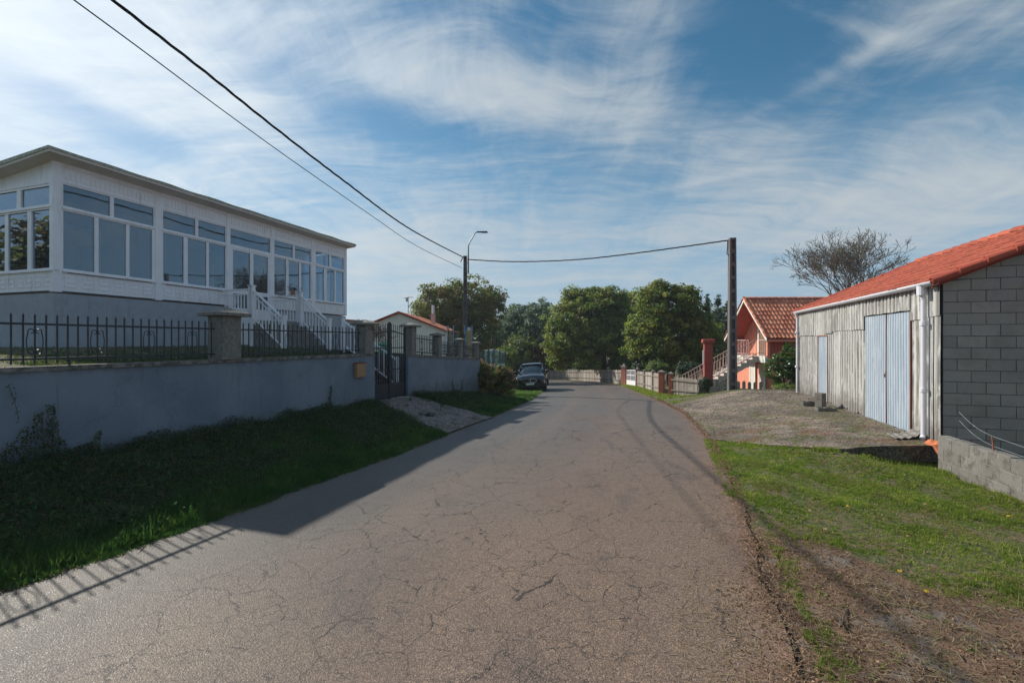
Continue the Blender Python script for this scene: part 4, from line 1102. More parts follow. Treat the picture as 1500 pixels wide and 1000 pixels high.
    for p, q in zip(st[:-1], st[1:]): ft.box(SF, p, q-.003, -.10-random.uniform(0, .03), .0, ZB-.2, ZB+.015+random.uniform(0, .025))
    ft.build('footing', M['block2'], root)
    # gutter and downpipes
    g = MB(); zg = ZE+.0
    for i in range(1):
        n = 10; P_ = []
        for s_ in (-.12, L*.33, L*.66, L+.12):
            for j in range(n+1):
                th = pi*j/n; P_.append(SF(s_, -.17-.075*cos(th), zg+.045-.075*sin(th)))
        g.grid(P_, 4, n+1)
    go = g.build('gutter', M['pvc'], root, smooth=True); so_ = go.modifiers.new('thickness', 'SOLIDIFY'); so_.thickness = .008
    for s_ in (.30, L-.05):
        d = MB()
        d.tube([SF(s_, -.17, zg-.02), SF(s_, -.17, zg-.16), SF(s_, -.145, zg-.26), SF(s_, -.145, ZB+.10), SF(s_-.05, -.19, ZB+.04)] if s_ < 1 else [SF(s_, -.17, zg-.02), SF(s_, -.16, zg-.10), SF(s_, -.13, zg-.2), SF(s_, -.13, ZB)], .043, 12)
        for z_ in (zg-.05, .30, -.95): d.tube([SF(s_, -.147 if z_ < .5 else -.17, z_), SF(s_, -.147 if z_ < .5 else -.17, z_+.07)], .058, 12)
        if s_ < 1: d.tube([SF(s_, -.17, zg-.17), SF(s_, -.17, zg+.0)], .08, 14)
        d.build('downpipe', M['pvc'], root, smooth=False)
    nl = MB()
    for i in range(26):
        s_ = .1+i*.34+random.uniform(-.05, .05); nl.tube([SF(s_, -.085, ZE-.10+random.uniform(-.03, .03)), SF(s_, -.105, ZE-.10)], .012, 6)
    nl.build('fixing_washers', M['pvc'], root)
    # roof
    c = cos(math.atan(k)); sn = sin(math.atan(k)); RL = (RT+.22)/c
    mr = MB(); tile_surface(mr, lambda u, v, h: SF(-.14+u, -.22+v*c-h*sn, ZE+.06+(-.22+.22+v*sn)+h*c-.05), L+.30, RL, .20, .36, .04)
    tile_surface(mr, lambda u, v, h: SF(-.14+u, 2*RT+.22-v*c+h*sn, ZE+.01+v*sn+h*c), L+.30, RL, .20, .36, .04)
    mr.build('tiled_roof', M['tile_new'], root)
    un = MB(); un.hexa([SF(-.08, -.15, ZE-.03), SF(L+.1, -.15, ZE-.03), SF(L+.1, RT, ZE-.03+k*(RT+.15)), SF(-.08, RT, ZE-.03+k*(RT+.15)), SF(-.08, -.15, ZE), SF(L+.1, -.15, ZE), SF(L+.1, RT, ZE+k*(RT+.15)), SF(-.08, RT, ZE+k*(RT+.15))])
    un.build('roof_boards', M['tile_dark'], root)
    # ridge caps
    rc = MB(); n = 22
    for i in range(n):
        s0 = -.14+i*(L+.3)/n; s1 = s0+(L+.3)/n+.05; P_ = []
        zr = ZE+.01+k*(RT+.22)-.01
        for s_, e in ((s0, .0), (s1, .035)):
            for j in range(7):
                th = pi*j/6; rr = .11+e*.6; P_.append(SF(s_, RT-rr*cos(th), zr+e*.8+rr*.9*sin(th)-.01))
        rc.grid(P_, 2, 7, random.random())
    o = rc.build('ridge_caps', M['tile_new'], root); o.modifiers.new('thickness', 'SOLIDIFY').thickness = .02
    # verge tiles down the near gable
    for nm, sx in (('verge_tiles', -.13), ('verge_tiles', L+.14)):
        vt = MB(); m_ = 10
        for i in range(m_):
            t0 = -.24+i*(RT+.26)/m_; t1 = t0+(RT+.26)/m_+.04; P_ = []
            for t, e in ((t0, .02), (t1, .0)):
                for j in range(8):
                    th = -pi*.15+pi*1.1*j/7; rr = .085+e*.6
                    P_.append(SF(sx-rr*cos(th)*(1 if sx < 1 else -1)*1.0, t, ZE-.02+k*(t+.22)+e+.02+rr*sin(th)*1.0))
            vt.grid(P_, 2, 8, random.random())
        o = vt.build(nm, M['tile_dark'], root); o.modifiers.new('thickness', 'SOLIDIFY').thickness = .015
    vb = MB(); vb.hexa([SF(-.03, -.16, ZE-.07), SF(-.03, RT, ZE-.07+k*(RT+.16)), SF(.0, RT, ZE-.07+k*(RT+.16)), SF(.0, -.16, ZE-.07), SF(-.03, -.16, ZE+.03), SF(-.03, RT, ZE+.03+k*(RT+.16)), SF(.0, RT, ZE+.03+k*(RT+.16)), SF(.0, -.16, ZE+.03)])
    vb.build('verge_board', M['tile_dark'], root)
shed()

def low_wall():
    P0 = Vector((7.22, 7.72)); dr = Vector((-.29, -1)).normalized(); nn = Vector((dr.y, -dr.x))
    F = lambda s, t, z: (P0.x+dr.x*s-nn.x*t, P0.y+dr.y*s-nn.y*t, z)   # t positive = away from the lawn
    root = empty('low_block_wall', F(2, 0, -2.2), 'low lichened concrete block wall running from the shed corner', 'wall', None, 'thing')
    mb = MB(); zt0 = -1.58
    for r in range(4):
        z0 = zt0-.205*(r+1); s_ = -.05 if r % 2 == 0 else -.25
        while s_ < 7:
            s0 = max(s_, 0); j = random.uniform(-.008, .006)
            mb.box(F, s0+.002, s_+.408, j*.5, .15, z0+.002, z0+.203+(random.uniform(-.01, .012) if r == 0 else 0), random.random()); s_ += .41
    mb.build('block_courses', M['block2'], root, bevel=.008)
    mo = MB(); mo.box(F, .01, 7, .006, .145, -2.6, zt0-.006); mo.build('mortar', M['concrete'], root)
    # wire and stake
    r = empty('wire_fence', F(.6, .1, -1.58), 'sagging rusty wires on an iron stake above the low block wall', 'fence', None, 'thing')
    w_ = MB(); w_.tube([F(1.15, .08, -1.62), F(1.10, .09, -1.38)], .010, 6); w_.build('stake', M['rust'], r)
    for (z0, z1, z2) in ((-1.20, -1.38, -1.42), (-1.34, -1.52, -1.50)):
        w_ = MB(); a = Vector(F(-.1, .35, z0)); b = Vector(F(1.12, .09, z1)); c = Vector(F(4.5, .08, z2))
        pts = [a.lerp(b, i/8)-Vector((0, 0, .05*sin(pi*i/8))) for i in range(9)]+[b.lerp(c, i/8)-Vector((0, 0, .05*sin(pi*i/8))) for i in range(1, 9)]
        w_.tube(pts, .003, 4)
        for i in range(24):
            t = random.random()*.99; q = pts[int(t*16)].lerp(pts[int(t*16)+1], (t*16) % 1); v = Vector((random.uniform(-1, 1), random.uniform(-1, 1), random.uniform(-1, 1)))*.016
            w_.tube([q-v, q+v], .0018, 3, cap=False)
        w_.build('barbed_wire', M['steel'], r)
low_wall()

def corner_bits():
    # orange clay channel tiles lying at the shed corner
    for k, (px, py, Y, ln, rx, lab) in enumerate(((1384, 666, 7.93, .38, 1.1, 'orange clay half-pipe tipped down over the slab edge at the shed corner'), (1371, 650, 8.1, .22, .1, 'broken piece of orange clay tile lying flat under the downpipe'))):
        c = at(px, py, Y); mb = MB(); P_ = []
        dr = Vector((.25, -.7, -rx)).normalized(); sd_ = Vector((.94, .33, 0)); up = sd_.cross(dr)
        if up.z < 0: up = -up
        for i in range(5):
            for j in range(8):
                th = pi*j/7; rr = .10+.02*i/4
                P_.append(c+dr*(ln*(i/4-.5))+sd_*(rr*cos(th))+up*(rr*.7*sin(th)-.03)+Vector((0, 0, .01*sin(i*3+j))))
        mb.grid(P_, 5, 8); o = mb.build('clay_tile', M['clay'], origin=c); o.modifiers.new('thickness', 'SOLIDIFY').thickness = .012
        tag(o, lab, 'roof tile', None, 'thing')
    # loose corrugated sheet
    c = at(1335, 640, 8.75); c.z = -1.835
    P_ = []
    for i in range(25):
        for j in range(5):
            u, v = i/24, j/4
            P_.append(c+Vector((-.45+.85*u+.1*v, -.18+.34*v+.12*u, .012+.012*sin(u*34)+.30*max(0, u-.35)**1.2+.03*v)))
    mb = MB(); mb.grid(P_, 25, 5); o = mb.build('loose_sheet', M['fibre'], origin=c); o.modifiers.new('thickness', 'SOLIDIFY').thickness = .008
    tag(o, 'broken grey corrugated sheet lying on the concrete by the downpipe', 'sheet', None, 'thing')
    # loose blocks by the shed
    def lb(px, py, Y, sx, sy, sz, rz, lab, hollow=True, z=-1.856):
        c = at(px, py, Y); c.z = z; F = frame((c.x, c.y), (cos(rz), sin(rz)), (-sin(rz), cos(rz)))
        mb = MB(); hx, hy = sx/2, sy/2
        if hollow:
            w_ = .028
            mb.box(F, -hx, hx, -hy, -hy+w_, c.z, c.z+sz); mb.box(F, -hx, hx, hy-w_, hy, c.z, c.z+sz)
            for x in (-hx, -w_/2, hx-w_): mb.box(F, x, x+w_, -hy+w_, hy-w_, c.z, c.z+sz)
        else: mb.box(F, -hx, hx, -hy, hy, c.z, c.z+sz)
        o = mb.build('concrete_block', M['block2'], origin=c, bevel=.006); tag(o, lab, 'block', 'loose concrete blocks by the shed', 'thing')
    lb(1183, 592, 13.2, .42, .20, .13, .1, 'grey hollow block lying flat, farthest out from the shed wall')
    lb(1202, 592, 12.9, .20, .20, .40, .4, 'grey block standing on end in the middle of the loose blocks', False)
    lb(1209, 602, 12.2, .46, .22, .09, -.15, 'flat hollow block nearest the lawn among the loose blocks')
corner_bits()

# ================================================================== POLES AND CABLES
def conc_pole(x, y, z0, z1, w0, w1, d, label, rz):
    root = empty('concrete_pole', (x, y, z0), label, 'utility pole', 'concrete utility poles', 'thing')
    F = frame((x, y), (cos(rz), sin(rz)), (-sin(rz), cos(rz)))
    mb = MB(); n = 13
    wz = lambda z: (w0+(w1-w0)*(z-z0)/(z1-z0))/2
    def seg(x0f, x1f, y0, y1, za, zb_):
        a, b = wz(za), wz(zb_)
        mb.hexa([F(a*x0f, y0, za), F(a*x1f, y0, za), F(a*x1f, y1, za), F(a*x0f, y1, za), F(b*x0f, y0, zb_), F(b*x1f, y0, zb_), F(b*x1f, y1, zb_), F(b*x0f, y1, zb_)])
    seg(-1, -.45, -d/2, d/2, z0, z1); seg(.45, 1, -d/2, d/2, z0, z1)
    seg(-.449, .449, -.018, .018, z0, z1)
    hh = (z1-z0)/n
    for i in range(n+1):
        zc = z0+i*hh; seg(-.449, .449, -d/2+.004, d/2-.004, max(z0, zc-.08), min(z1, zc+.08))
    mb.build('pole_shaft', M['pole'], root, bevel=.006)
    return root
p2 = at(1072.5, 560, 18.5); P2 = conc_pole(p2.x, p2.y, G(18.5)-.3, at(0, 349, 18.5).z, .33, .24, .26, 'concrete utility pole standing among low pickets in front of the pink house', -.15)
p1 = at(681.5, 500, 25); P1 = conc_pole(p1.x, p1.y, G(25)-.3, at(0, 375, 25).z, .27, .20, .20, 'concrete utility pole carrying the street lamp behind the garden wall', .1)
def lamp():
    x, y = p1.x+.17, p1.y; zt = at(0, 358, 25).z; e = at(698, 341, 25)
    root = empty('street_lamp', (x, y, zt-2.2), 'grey street lamp arm with a flat head fixed to the pole top', 'street lamp', None, 'thing')
    mb = MB(); mb.tube([(x, y, zt-1.6), (x, y, zt-.1), (x+.04, y-.0, zt+.05), (e.x-.05, y-.15, e.z-.03), (e.x+.1, y-.16, e.z)], [.04, .04, .035, .03, .03], 8); mb.build('arm', M['steel'], root, smooth=True)
    h = MB(); c = (e.x+.3, y-.16)
    F = frame(c, (1, 0), (0, 1))
    h.add([F(-.28, -.05, e.z-.03), F(.34, -.10, e.z-.02), F(.34, .10, e.z-.02), F(-.28, .05, e.z-.03), F(-.28, -.04, e.z+.035), F(.28, -.07, e.z+.045), F(.28, .07, e.z+.045), F(-.28, .04, e.z+.035)],
          [(3, 2, 1, 0), (4, 5, 6, 7), (0, 1, 5, 4), (1, 2, 6, 5), (2, 3, 7, 6), (3, 0, 4, 7)]); h.build('lamp_head', M['lamp'], root, bevel=.01)
    l = MB(); l.box(F, .0, .28, -.06, .06, e.z-.045, e.z-.032); l.build('lens', M['lens'], root)
    b = MB()
    for z in (zt-1.5, zt-1.05): b.box(frame((x, y), (1, 0), (0, 1)), -.20, .05, -.05, .05, z, z+.04)
    b.build('bracket', M['steel'], root)
    bx_ = MB(); F = frame((p1.x+.22, p1.y), (1, 0), (0, 1)); z = at(0, 484, 25).z; bx_.box(F, -.10, .02, -.08, .08, z, z+.17); o = bx_.build('junction_box', M['pvc'], origin=F(0, 0, z)); tag(o, 'small pale junction box fixed low on the street lamp pole', 'junction box', None, 'thing')
lamp()
def cable(pts, r, name, label, twist=0, sub=10):
    """smooth curve through points"""
    P_ = [Vector(p) for p in pts]; out = []
    for i in range(len(P_)-1):
        p0, p1_, p2_, p3 = P_[max(i-1, 0)], P_[i], P_[i+1], P_[min(i+2, len(P_)-1)]
        for k in range(sub):
            t = k/sub; out.append(.5*((2*p1_)+(p2_-p0)*t+(2*p0-5*p1_+4*p2_-p3)*t*t+(3*p1_-p0-3*p2_+p3)*t**3))
    out.append(P_[-1]); mb = MB()
    if twist:
        # a bundle of insulated strands twisted round each other
        fine = []; L = 0
        for a, b in zip(out[:-1], out[1:]):
            n = max(1, int((b-a).length/.16))
            for k in range(n): fine.append(a.lerp(b, k/n))
        fine.append(out[-1])
        for s_ in range(3):
            pp = []
            for i, p in enumerate(fine):
                th = i*.75+s_*2.094; pp.append(p+Vector((cos(th)*.9, cos(th)*.1, sin(th)))*twist)
            mb.tube(pp, r, 5)
    else: mb.tube(out, r, 6)
    o = mb.build(name, M['cable'], origin=out[0]); tag(o, label, 'cable', None, 'thing'); return o
def wirepts(pix, Ys): return [at(x, y, Y) for (x, y), Y in zip(pix, Ys)]
c1 = [at(165, 0, 6.7), at(300, 105, 8.35), at(400, 185, 10.07), at(500, 262, 12.9), at(600, 335, 17.6), at(679, 377, 24.9)]
ext = [c1[0]+(c1[0]-c1[1])*k for k in (5.5, 2.5, 1)]; ext = [e+Vector((0, 0, .02*i)) for i, e in enumerate(ext)]
cable(ext+c1, .013, 'overhead_cable', 'thick twisted overhead cable sweeping down to the lamp pole top', .017)
c2 = [at(108, 0, 6.7), at(210, 75, 8.0), at(320, 157, 9.9), at(425, 233, 12.4), at(540, 313, 16.5), at(610, 360, 20.5), at(676, 392, 24.9)]
ext = [c2[0]+(c2[0]-c2[1])*k for k in (6, 3, 1)]
cable(ext+c2, .011, 'overhead_cable', 'thinner overhead wire running below the thick cable to the lamp pole', 0)
cable([at(685, 380, 24.9), at(740, 383, 24.0), at(800, 382.5, 23.0), at(860, 379, 21.9), at(930, 371, 20.8), at(1000, 361.5, 19.6), at(1067, 352, 18.5)], .014, 'overhead_cable', 'twisted cable spanning the road between the two poles', .018)
ck = MB(); q = at(1066, 352, 18.4); ck.tube([q, q+Vector((-.03, -.05, -.3)), q+Vector((-.06, -.06, -.55)), q+Vector((.02, -.05, -.62))], .02, 6); o = ck.build('cable_clamp', M['cable'], origin=q); tag(o, 'dark cable clamp hanging at the top of the pole by the pink house', 'clamp', None, 'thing')
ck = MB(); q = at(678, 377, 24.8); ck.tube([q, q+Vector((-.05, -.05, -.1)), q+Vector((-.12, -.05, -.25))], .03, 6); o = ck.build('cable_clamp', M['cable'], origin=q); tag(o, 'dark cable clamp at the top of the lamp pole', 'clamp', None, 'thing')

# ================================================================== FENCES AND PINK HOUSE
def gp(px, py):
    x, y = px2g(px, py); return Vector((x, y, 0))
def plank_fence(Pa, Pb, za, zb_, ha, hb, w_, label, posts=(), gap=.012, postmat='planks', ragged=.03):
    a, b = Vector(Pa), Vector(Pb); L = (b-a).length; d = (b-a)/L; nrm = Vector((-d.y, d.x, 0))
    root = empty('plank_fence', (a.x, a.y, za), label, 'fence', 'grey plank fences along the bend', 'thing')
    mb = MB(); n = int(L/w_)
    for i in range(n):
        s0 = i*L/n; s1 = s0+L/n-gap-random.uniform(0, .01); u = i/n
        z0 = za+(zb_-za)*u-.1; z1 = za+(zb_-za)*u+ha+(hb-ha)*u+random.uniform(-ragged, ragged); j = random.uniform(-.012, .012)
        F = lambda s, t, z: (a.x+d.x*s+nrm.x*t, a.y+d.y*s+nrm.y*t, z)
        tl = random.uniform(-.01, .01)
        mb.hexa([F(s0, j, z0), F(s1, j, z0), F(s1, j+.02, z0), F(s0, j+.02, z0), F(s0+tl, j, z1), F(s1+tl, j, z1-random.uniform(0, .015)), F(s1+tl, j+.02, z1), F(s0+tl, j+.02, z1)], random.random())
    mb.build('plank_panel', M['planks'], root)
    for (u, w2, h2, mm) in posts:
        c = a.lerp(b, u); zc = za+(zb_-za)*u; hh = ha+(hb-ha)*u+h2; m2 = MB(); F = frame((c.x, c.y), (d.x, d.y), (nrm.x, nrm.y))
        m2.box(F, -w2/2, w2/2, -w2/2, w2/2, zc-.3, zc+hh); m2.add([F(-w2*.7, -w2*.7, zc+hh), F(w2*.7, -w2*.7, zc+hh), F(w2*.7, w2*.7, zc+hh), F(-w2*.7, w2*.7, zc+hh), F(0, 0, zc+hh+.12)], [(3, 2, 1, 0), (0, 1, 4), (1, 2, 4), (2, 3, 4), (3, 0, 4)])
        m2.build('post', M[mm], root)
    rl = MB()
    F = lambda s, t, z: (a.x+d.x*s+nrm.x*t, a.y+d.y*s+nrm.y*t, z)
    for f in (.25, .8): rl.hexa([F(0, .035, za+ha*f), F(L, .035, zb_+hb*f), F(L, .07, zb_+hb*f), F(0, .07, za+ha*f), F(0, .035, za+ha*f+.06), F(L, .035, zb_+hb*f+.06), F(L, .07, zb_+hb*f+.06), F(0, .07, za+ha*f+.06)])
    rl.build('rail', M['planks'], root)
    return root
def g2(px, py): p = gp(px, py); return p, G(p.y)
A, B, C_, D_, E_, F_ = [g2(*q) for q in ((1024, 581.5), (984, 578.7), (970, 577), (933.5, 566), (912, 562.8), (880, 559))]
G_, H_, I_, J_ = [g2(*q) for q in ((850, 557), (822, 555.8), (797, 555.0), (765, 554.4))]
plank_fence(A[0], B[0], A[1], B[1], .84, .98, .085, 'short grey plank fence ending at the ivy-grown stone posts', gap=.02)
plank_fence(C_[0], D_[0], C_[1], D_[1], 1.10, 1.16, .16, 'grey board fence between the red post pair and the white gate', posts=((.28, .17, .08, 'planks'), (.62, .17, .08, 'planks')))
plank_fence(E_[0], F_[0], E_[1], F_[1], 1.22, 1.2, .18, 'plank fence beyond the white gate at the start of the bend', gap=.03)
plank_fence(F_[0], G_[0], F_[1], G_[1], 1.18, 1.15, .2, 'plank fence in the middle of the far bend', gap=.03)
plank_fence(G_[0], H_[0], G_[1], H_[1], 1.15, 1.12, .2, 'plank fence below the dark red shrub at the far bend', gap=.03)
plank_fence(H_[0], I_[0], H_[1], I_[1], 1.12, 1.1, .2, 'plank fence farthest along the bend just beyond the parked car', gap=.03)
plank_fence(I_[0], J_[0], I_[1], J_[1], 1.1, 1.1, .2, 'plank fence hidden partly behind the parked car', gap=.03)
def brick_post(p, z, w_, h, label, mm='redpost', pyr=.25):
    root = empty('gate_post', (p.x, p.y, z), label, 'post', 'reddish posts by the white gate', 'thing'); F = frame((p.x, p.y), (.8, -.6), (.6, .8))
    mb = MB(); mb.box(F, -w_/2, w_/2, -w_/2, w_/2, z-.3, z+h); mb.build('shaft', M[mm], root, bevel=.01)
    c = MB(); k = w_*.68; zt = z+h
    c.add([F(-k, -k, zt), F(k, -k, zt), F(k, k, zt), F(-k, k, zt), F(-k, -k, zt+.05), F(k, -k, zt+.05), F(k, k, zt+.05), F(-k, k, zt+.05), F(0, 0, zt+pyr)],
          [(3, 2, 1, 0), (0, 1, 5, 4), (1, 2, 6, 5), (2, 3, 7, 6), (3, 0, 4, 7), (4, 5, 8), (5, 6, 8), (6, 7, 8), (7, 4, 8)]); c.build('cap', M['stone'], root)
brick_post(C_[0]+Vector((.0, .1, 0)), C_[1], .27, 1.16, 'square red post, farther one of the pair in the plank fence', pyr=.14)
brick_post(B[0]+Vector((-.02, .05, 0)), B[1], .20, 1.08, 'square red post, nearer one of the pair in the plank fence', pyr=.14)
brick_post(D_[0]+Vector((.05, .1, 0)), D_[1], .20, 1.25, 'pinkish post on the near side of the white gate', pyr=.3)
brick_post(E_[0]+Vector((.1, -.1, 0)), E_[1], .36, 1.45, 'tall pinkish post with a pointed cap at the far side of the white gate', 'salmon', .38)
def white_gate():
    a, b = D_[0]+Vector((-.08, .1, 0)), E_[0]+Vector((.28, -.3, 0)); za, zb_ = D_[1], E_[1]; L = (b-a).length; d = (b-a)/L
    root = empty('white_gate', (a.x, a.y, za), 'white gate with a solid lower panel in the plank fence', 'gate', None, 'thing')
    F = lambda s, t, z: (a.x+d.x*s-d.y*t, a.y+d.y*s+d.x*t, z+za+(zb_-za)*s/L)
    mb = MB(); mb.hexa([F(0, 0, .02), F(L, 0, .02), F(L, .04, .02), F(0, .04, .02), F(0, 0, .42), F(L, 0, .42), F(L, .04, .42), F(0, .04, .42)]); mb.build('lower_panel', M['white'], root)
    mb = MB()
    for s0 in (0, L/2-.02, L-.06): mb.box(F, s0, s0+.06, 0, .04, .421, 1.25)
    for z in (1.20, .80): mb.hexa([F(.061, .005, z), F(L-.061, .005, z), F(L-.061, .035, z), F(.061, .035, z), F(.061, .005, z+.05), F(L-.061, .005, z+.05), F(L-.061, .035, z+.05), F(.061, .035, z+.05)])
    mb.build('gate_frame', M['white'], root)
    k = .18
    while k < L-.1: m2 = MB(); m2.box(F, k, k+.03, .01, .03, .43, 1.2); m2.build('bar', M['white'], root); k += .2
white_gate()

def red_pillar():
    c = at(1037.3, 500, 22.8); root = empty('red_pillar', (c.x, c.y, G(22.8)), 'tall red rendered pillar with a rounded cap beside the outside stairs', 'pillar', None, 'thing')
    F = frame((c.x, c.y), (.96, -.28), (.28, .96)); zt = at(0, 502.5, 22.8).z
    mb = MB(); mb.box(F, -.20, .20, -.20, .20, G(22.8)-.3, zt); mb.build('shaft', M['redren'], root, bevel=.02)
    mb = MB(); mb.box(F, -.29, .29, -.29, .29, zt+.001, zt+.20); mb.build('cap', M['redren'], root, bevel=.05)
    mb = MB(); mb.box(F, -.245, -.202, -.12, .05, zt-1.05, zt-.35); mb.build('pale_panel', M['pvc'], root)
red_pillar()

def stone_posts():
    for (px, py, w_, h, lab) in ((1027.5, 581, .34, .78, 'grey stone post at the end of the plank fence'), (1036, 580.5, .28, .80, 'ivy-grown grey stone post in front of the red pillar')):
        p = gp(px, py); z = G(p.y); F = frame((p.x, p.y), (.9, -.43), (.43, .9)); mb = MB(); mb.box(F, -w_/2, w_/2, -w_/2, w_/2, z-.3, z+h); mb.box(F, -w_*.58, w_*.58, -w_*.58, w_*.58, z+h+.001, z+h+.07)
        o = mb.build('stone_post', M['block2'], origin=(p.x, p.y, z), bevel=.02); tag(o, lab, 'post', None, 'thing')
stone_posts()

def picket_row():
    a, b = at(1046, 574, 20.6), at(1126, 574, 19.4); a.z = b.z = H(10, 19.8)-.05
    root = empty('picket_fence', a, 'low dark fence of round-topped pickets around the concrete pole', 'fence', None, 'thing')
    d = (b-a).normalized(); n_ = Vector((-d.y, d.x, 0)); F = lambda s, t, z: (a.x+d.x*s+n_.x*t, a.y+d.y*s+n_.y*t, z)
    L = (b-a).length; mb = MB(); zt = at(0, 558, 20).z; zb0 = at(0, 569, 20).z
    n = 9
    for i in range(n):
        s = .12+i*(L-.2)/n; w_ = .065; ht = zt+random.uniform(-.03, .02)
        pts = [(s-w_, ht-.07), (s-w_*.6, ht-.015), (s, ht), (s+w_*.6, ht-.015), (s+w_, ht-.07)]
        m2 = MB(); V = [F(s-w_, 0, a.z), F(s+w_, 0, a.z)]+[F(x, 0, z) for x, z in pts[::-1]]; V2 = [F(s-w_, .05, a.z), F(s+w_, .05, a.z)]+[F(x, .05, z) for x, z in pts[::-1]]; k = len(V)
        m2.add(V+V2, [tuple(range(k)), tuple(range(2*k-1, k-1, -1))]+[(j, (j+1) % k, (j+1) % k+k, j+k) for j in range(k)]); m2.build('picket', M['concrete'], root)
    mb.box(F, -.2, L+.1, .06, .2, a.z-.5, zb0); mb.build('base_course', M['concrete'], root)
picket_row()

def pink_house():
    XG, XW = 13.62, 14.75; YR, HWD = 26.8, 2.42; ZR, ZE = 2.50, .16; X1 = 20.5; GZ = G(26)-.1
    root = empty('pink_house', (16, 27, GZ), 'two-storey salmon pink house with a steep tiled gable roof and balcony', 'house', None, 'thing')
    k = (ZR-ZE)/HWD; c = 1/sqrt(1+k*k); sn = k*c; SL = HWD/c
    mr = MB()
    tile_surface(mr, lambda u, v, h: (XG+u, YR-HWD+v*c-h*sn, ZE+v*sn+h*c), X1-XG, SL, .215, .36, .055)
    tile_surface(mr, lambda u, v, h: (X1-u, YR+HWD-v*c+h*sn, ZE+v*sn+h*c), X1-XG, SL, .215, .36, .055); mr.build('tiled_roof', M['tile_old'], root)
    rg = MB()
    for i in range(18):
        x0 = XG-.02+i*(X1-XG)/18; P_ = []
        for x_, e in ((x0, 0), (x0+(X1-XG)/18+.05, .03)):
            for j in range(7): th = pi*j/6; P_.append((x_, YR-(.13+e*.5)*cos(th), ZR+.0+.11*sin(th)+e))
        rg.grid(P_, 2, 7, random.random())
    rg.build('ridge_caps', M['tile_old'], root)
    # sloped slabs under the tiles: red below, pale edge on the gable
    sl = MB(); ed = MB(); vt = MB()
    for sg in (-1, 1):
        y0, y1 = YR+sg*HWD, YR
        sl.hexa([(XG+.05, y0, ZE-.13), (X1, y0, ZE-.13), (X1, y1, ZR-.13), (XG+.05, y1, ZR-.13), (XG+.05, y0, ZE-.02), (X1, y0, ZE-.02), (X1, y1, ZR-.02), (XG+.05, y1, ZR-.02)])
        ed.hexa([(XG, y0, ZE-.16), (XG+.047, y0, ZE-.16), (XG+.047, y1, ZR-.16), (XG, y1, ZR-.16), (XG, y0, ZE+.02), (XG+.047, y0, ZE+.02), (XG+.047, y1, ZR+.02), (XG, y1, ZR+.02)])
        for i in range(9):
            u0, u1 = i/9, (i+1)/9+.015; P_ = []
            for u, e in ((u0, .03), (u1, 0)):
                for j in range(6):
                    th = pi*j/5; P_.append((XG+.03-.09*cos(th), y0+(y1-y0)*u, ZE+(ZR-ZE)*u+.03+e+.08*sin(th)))
            vt.grid(P_, 2, 6, random.random())
    sl.build('soffit', M['redren'], root); ed.build('gable_board', M['creamwall'], root); vt.build('verge_tiles', M['tile_old'], root)
    # upper storey
    ZB, ZL = -.84, GZ-.3
    up = MB(); ys, yn = YR-HWD+.32, YR+HWD-.32
    zt = lambda y: ZR-.16-abs(y-YR)*k
    def gable(x0, x1, y0, y1, zb_, m_, nm, ext=None):
        g = MB(); pts = [(y0, zb_), (y1, zb_), (y1, zt(y1))]+([(YR, zt(YR))] if y0 < YR < y1 else [])+[(y0, zt(y0))]; n = len(pts)
        g.add([(x0, y, z) for y, z in pts]+[(x1, y, z) for y, z in pts], [tuple(range(n-1, -1, -1)), tuple(range(n, 2*n))]+[(j, (j+1) % n, (j+1) % n+n, j+n) for j in range(n)]); g.build(nm, m_, root)
    gable(XW, XW+.2, ys, yn, ZB-.3, M['salmon'], 'upper_wall')
    s_ = MB(); s_.box(ID, 14.0, X1-.2, ys, ys+.2, -1.32, ZE-.1); s_.build('side_wall', M['redren'], root); s_ = MB(); s_.box(ID, 14.0, X1-.2, yn-.2, yn, -1.32, ZE-.1); s_.build('side_wall', M['redren'], root)
    fb = MB(); fb.box(ID, XG+.06, X1, YR-HWD-.02, YR-HWD+.06, ZE-.17, ZE-.135+.06); fb.build('fascia', M['salmon'], root)
    cl = MB(); cl.box(ID, 13.86, 13.99, ys-.01, ys+.14, -1.3, ZE-.05); cl.build('corner_column', M['salmon'], root)
    # lower storey
    lw = MB(); lw.box(ID, 14.2, X1-.3, ys+.22, ys+.42, ZL, -1.21); lw.box(ID, 14.2, 14.4, ys+.421, yn-.2, ZL, -1.21); lw.build('lower_wall', M['salmon'], root)
    for y0 in (25.45, 26.5):
        w_ = MB(); w_.box(ID, 14.12, 14.199, y0, y0+.5, GZ+.2, -1.35); wo_ = w_.build('shutter', M['soffit'], root)
        f_ = MB(); f_.box(ID, 14.10, 14.118, y0-.08, y0, GZ+.15, -1.3); f_.box(ID, 14.10, 14.118, y0+.5, y0+.58, GZ+.15, -1.3); f_.box(ID, 14.10, 14.118, y0, y0+.5, -1.349, -1.28); f_.build('frame', M['creamwall'], wo_)
    # balcony slab, door, railings
    bs = MB(); bs.box(ID, 13.72, 14.74, ys+.001, yn, ZB-.32, ZB); bs.build('balcony_slab', M['creamwall'], root)
    dr = MB(); dr.box(ID, XW-.05, XW-.002, 26.2, 27.1, ZB+.01, ZB+2.0); do = dr.build('balcony_door', M['wood_in'], root)
    f_ = MB(); f_.box(ID, XW-.08, XW-.052, 26.1, 26.2, ZB+.01, ZB+2.08); f_.box(ID, XW-.08, XW-.052, 27.1, 27.2, ZB+.01, ZB+2.08); f_.build('door_frame', M['creamwall'], do)
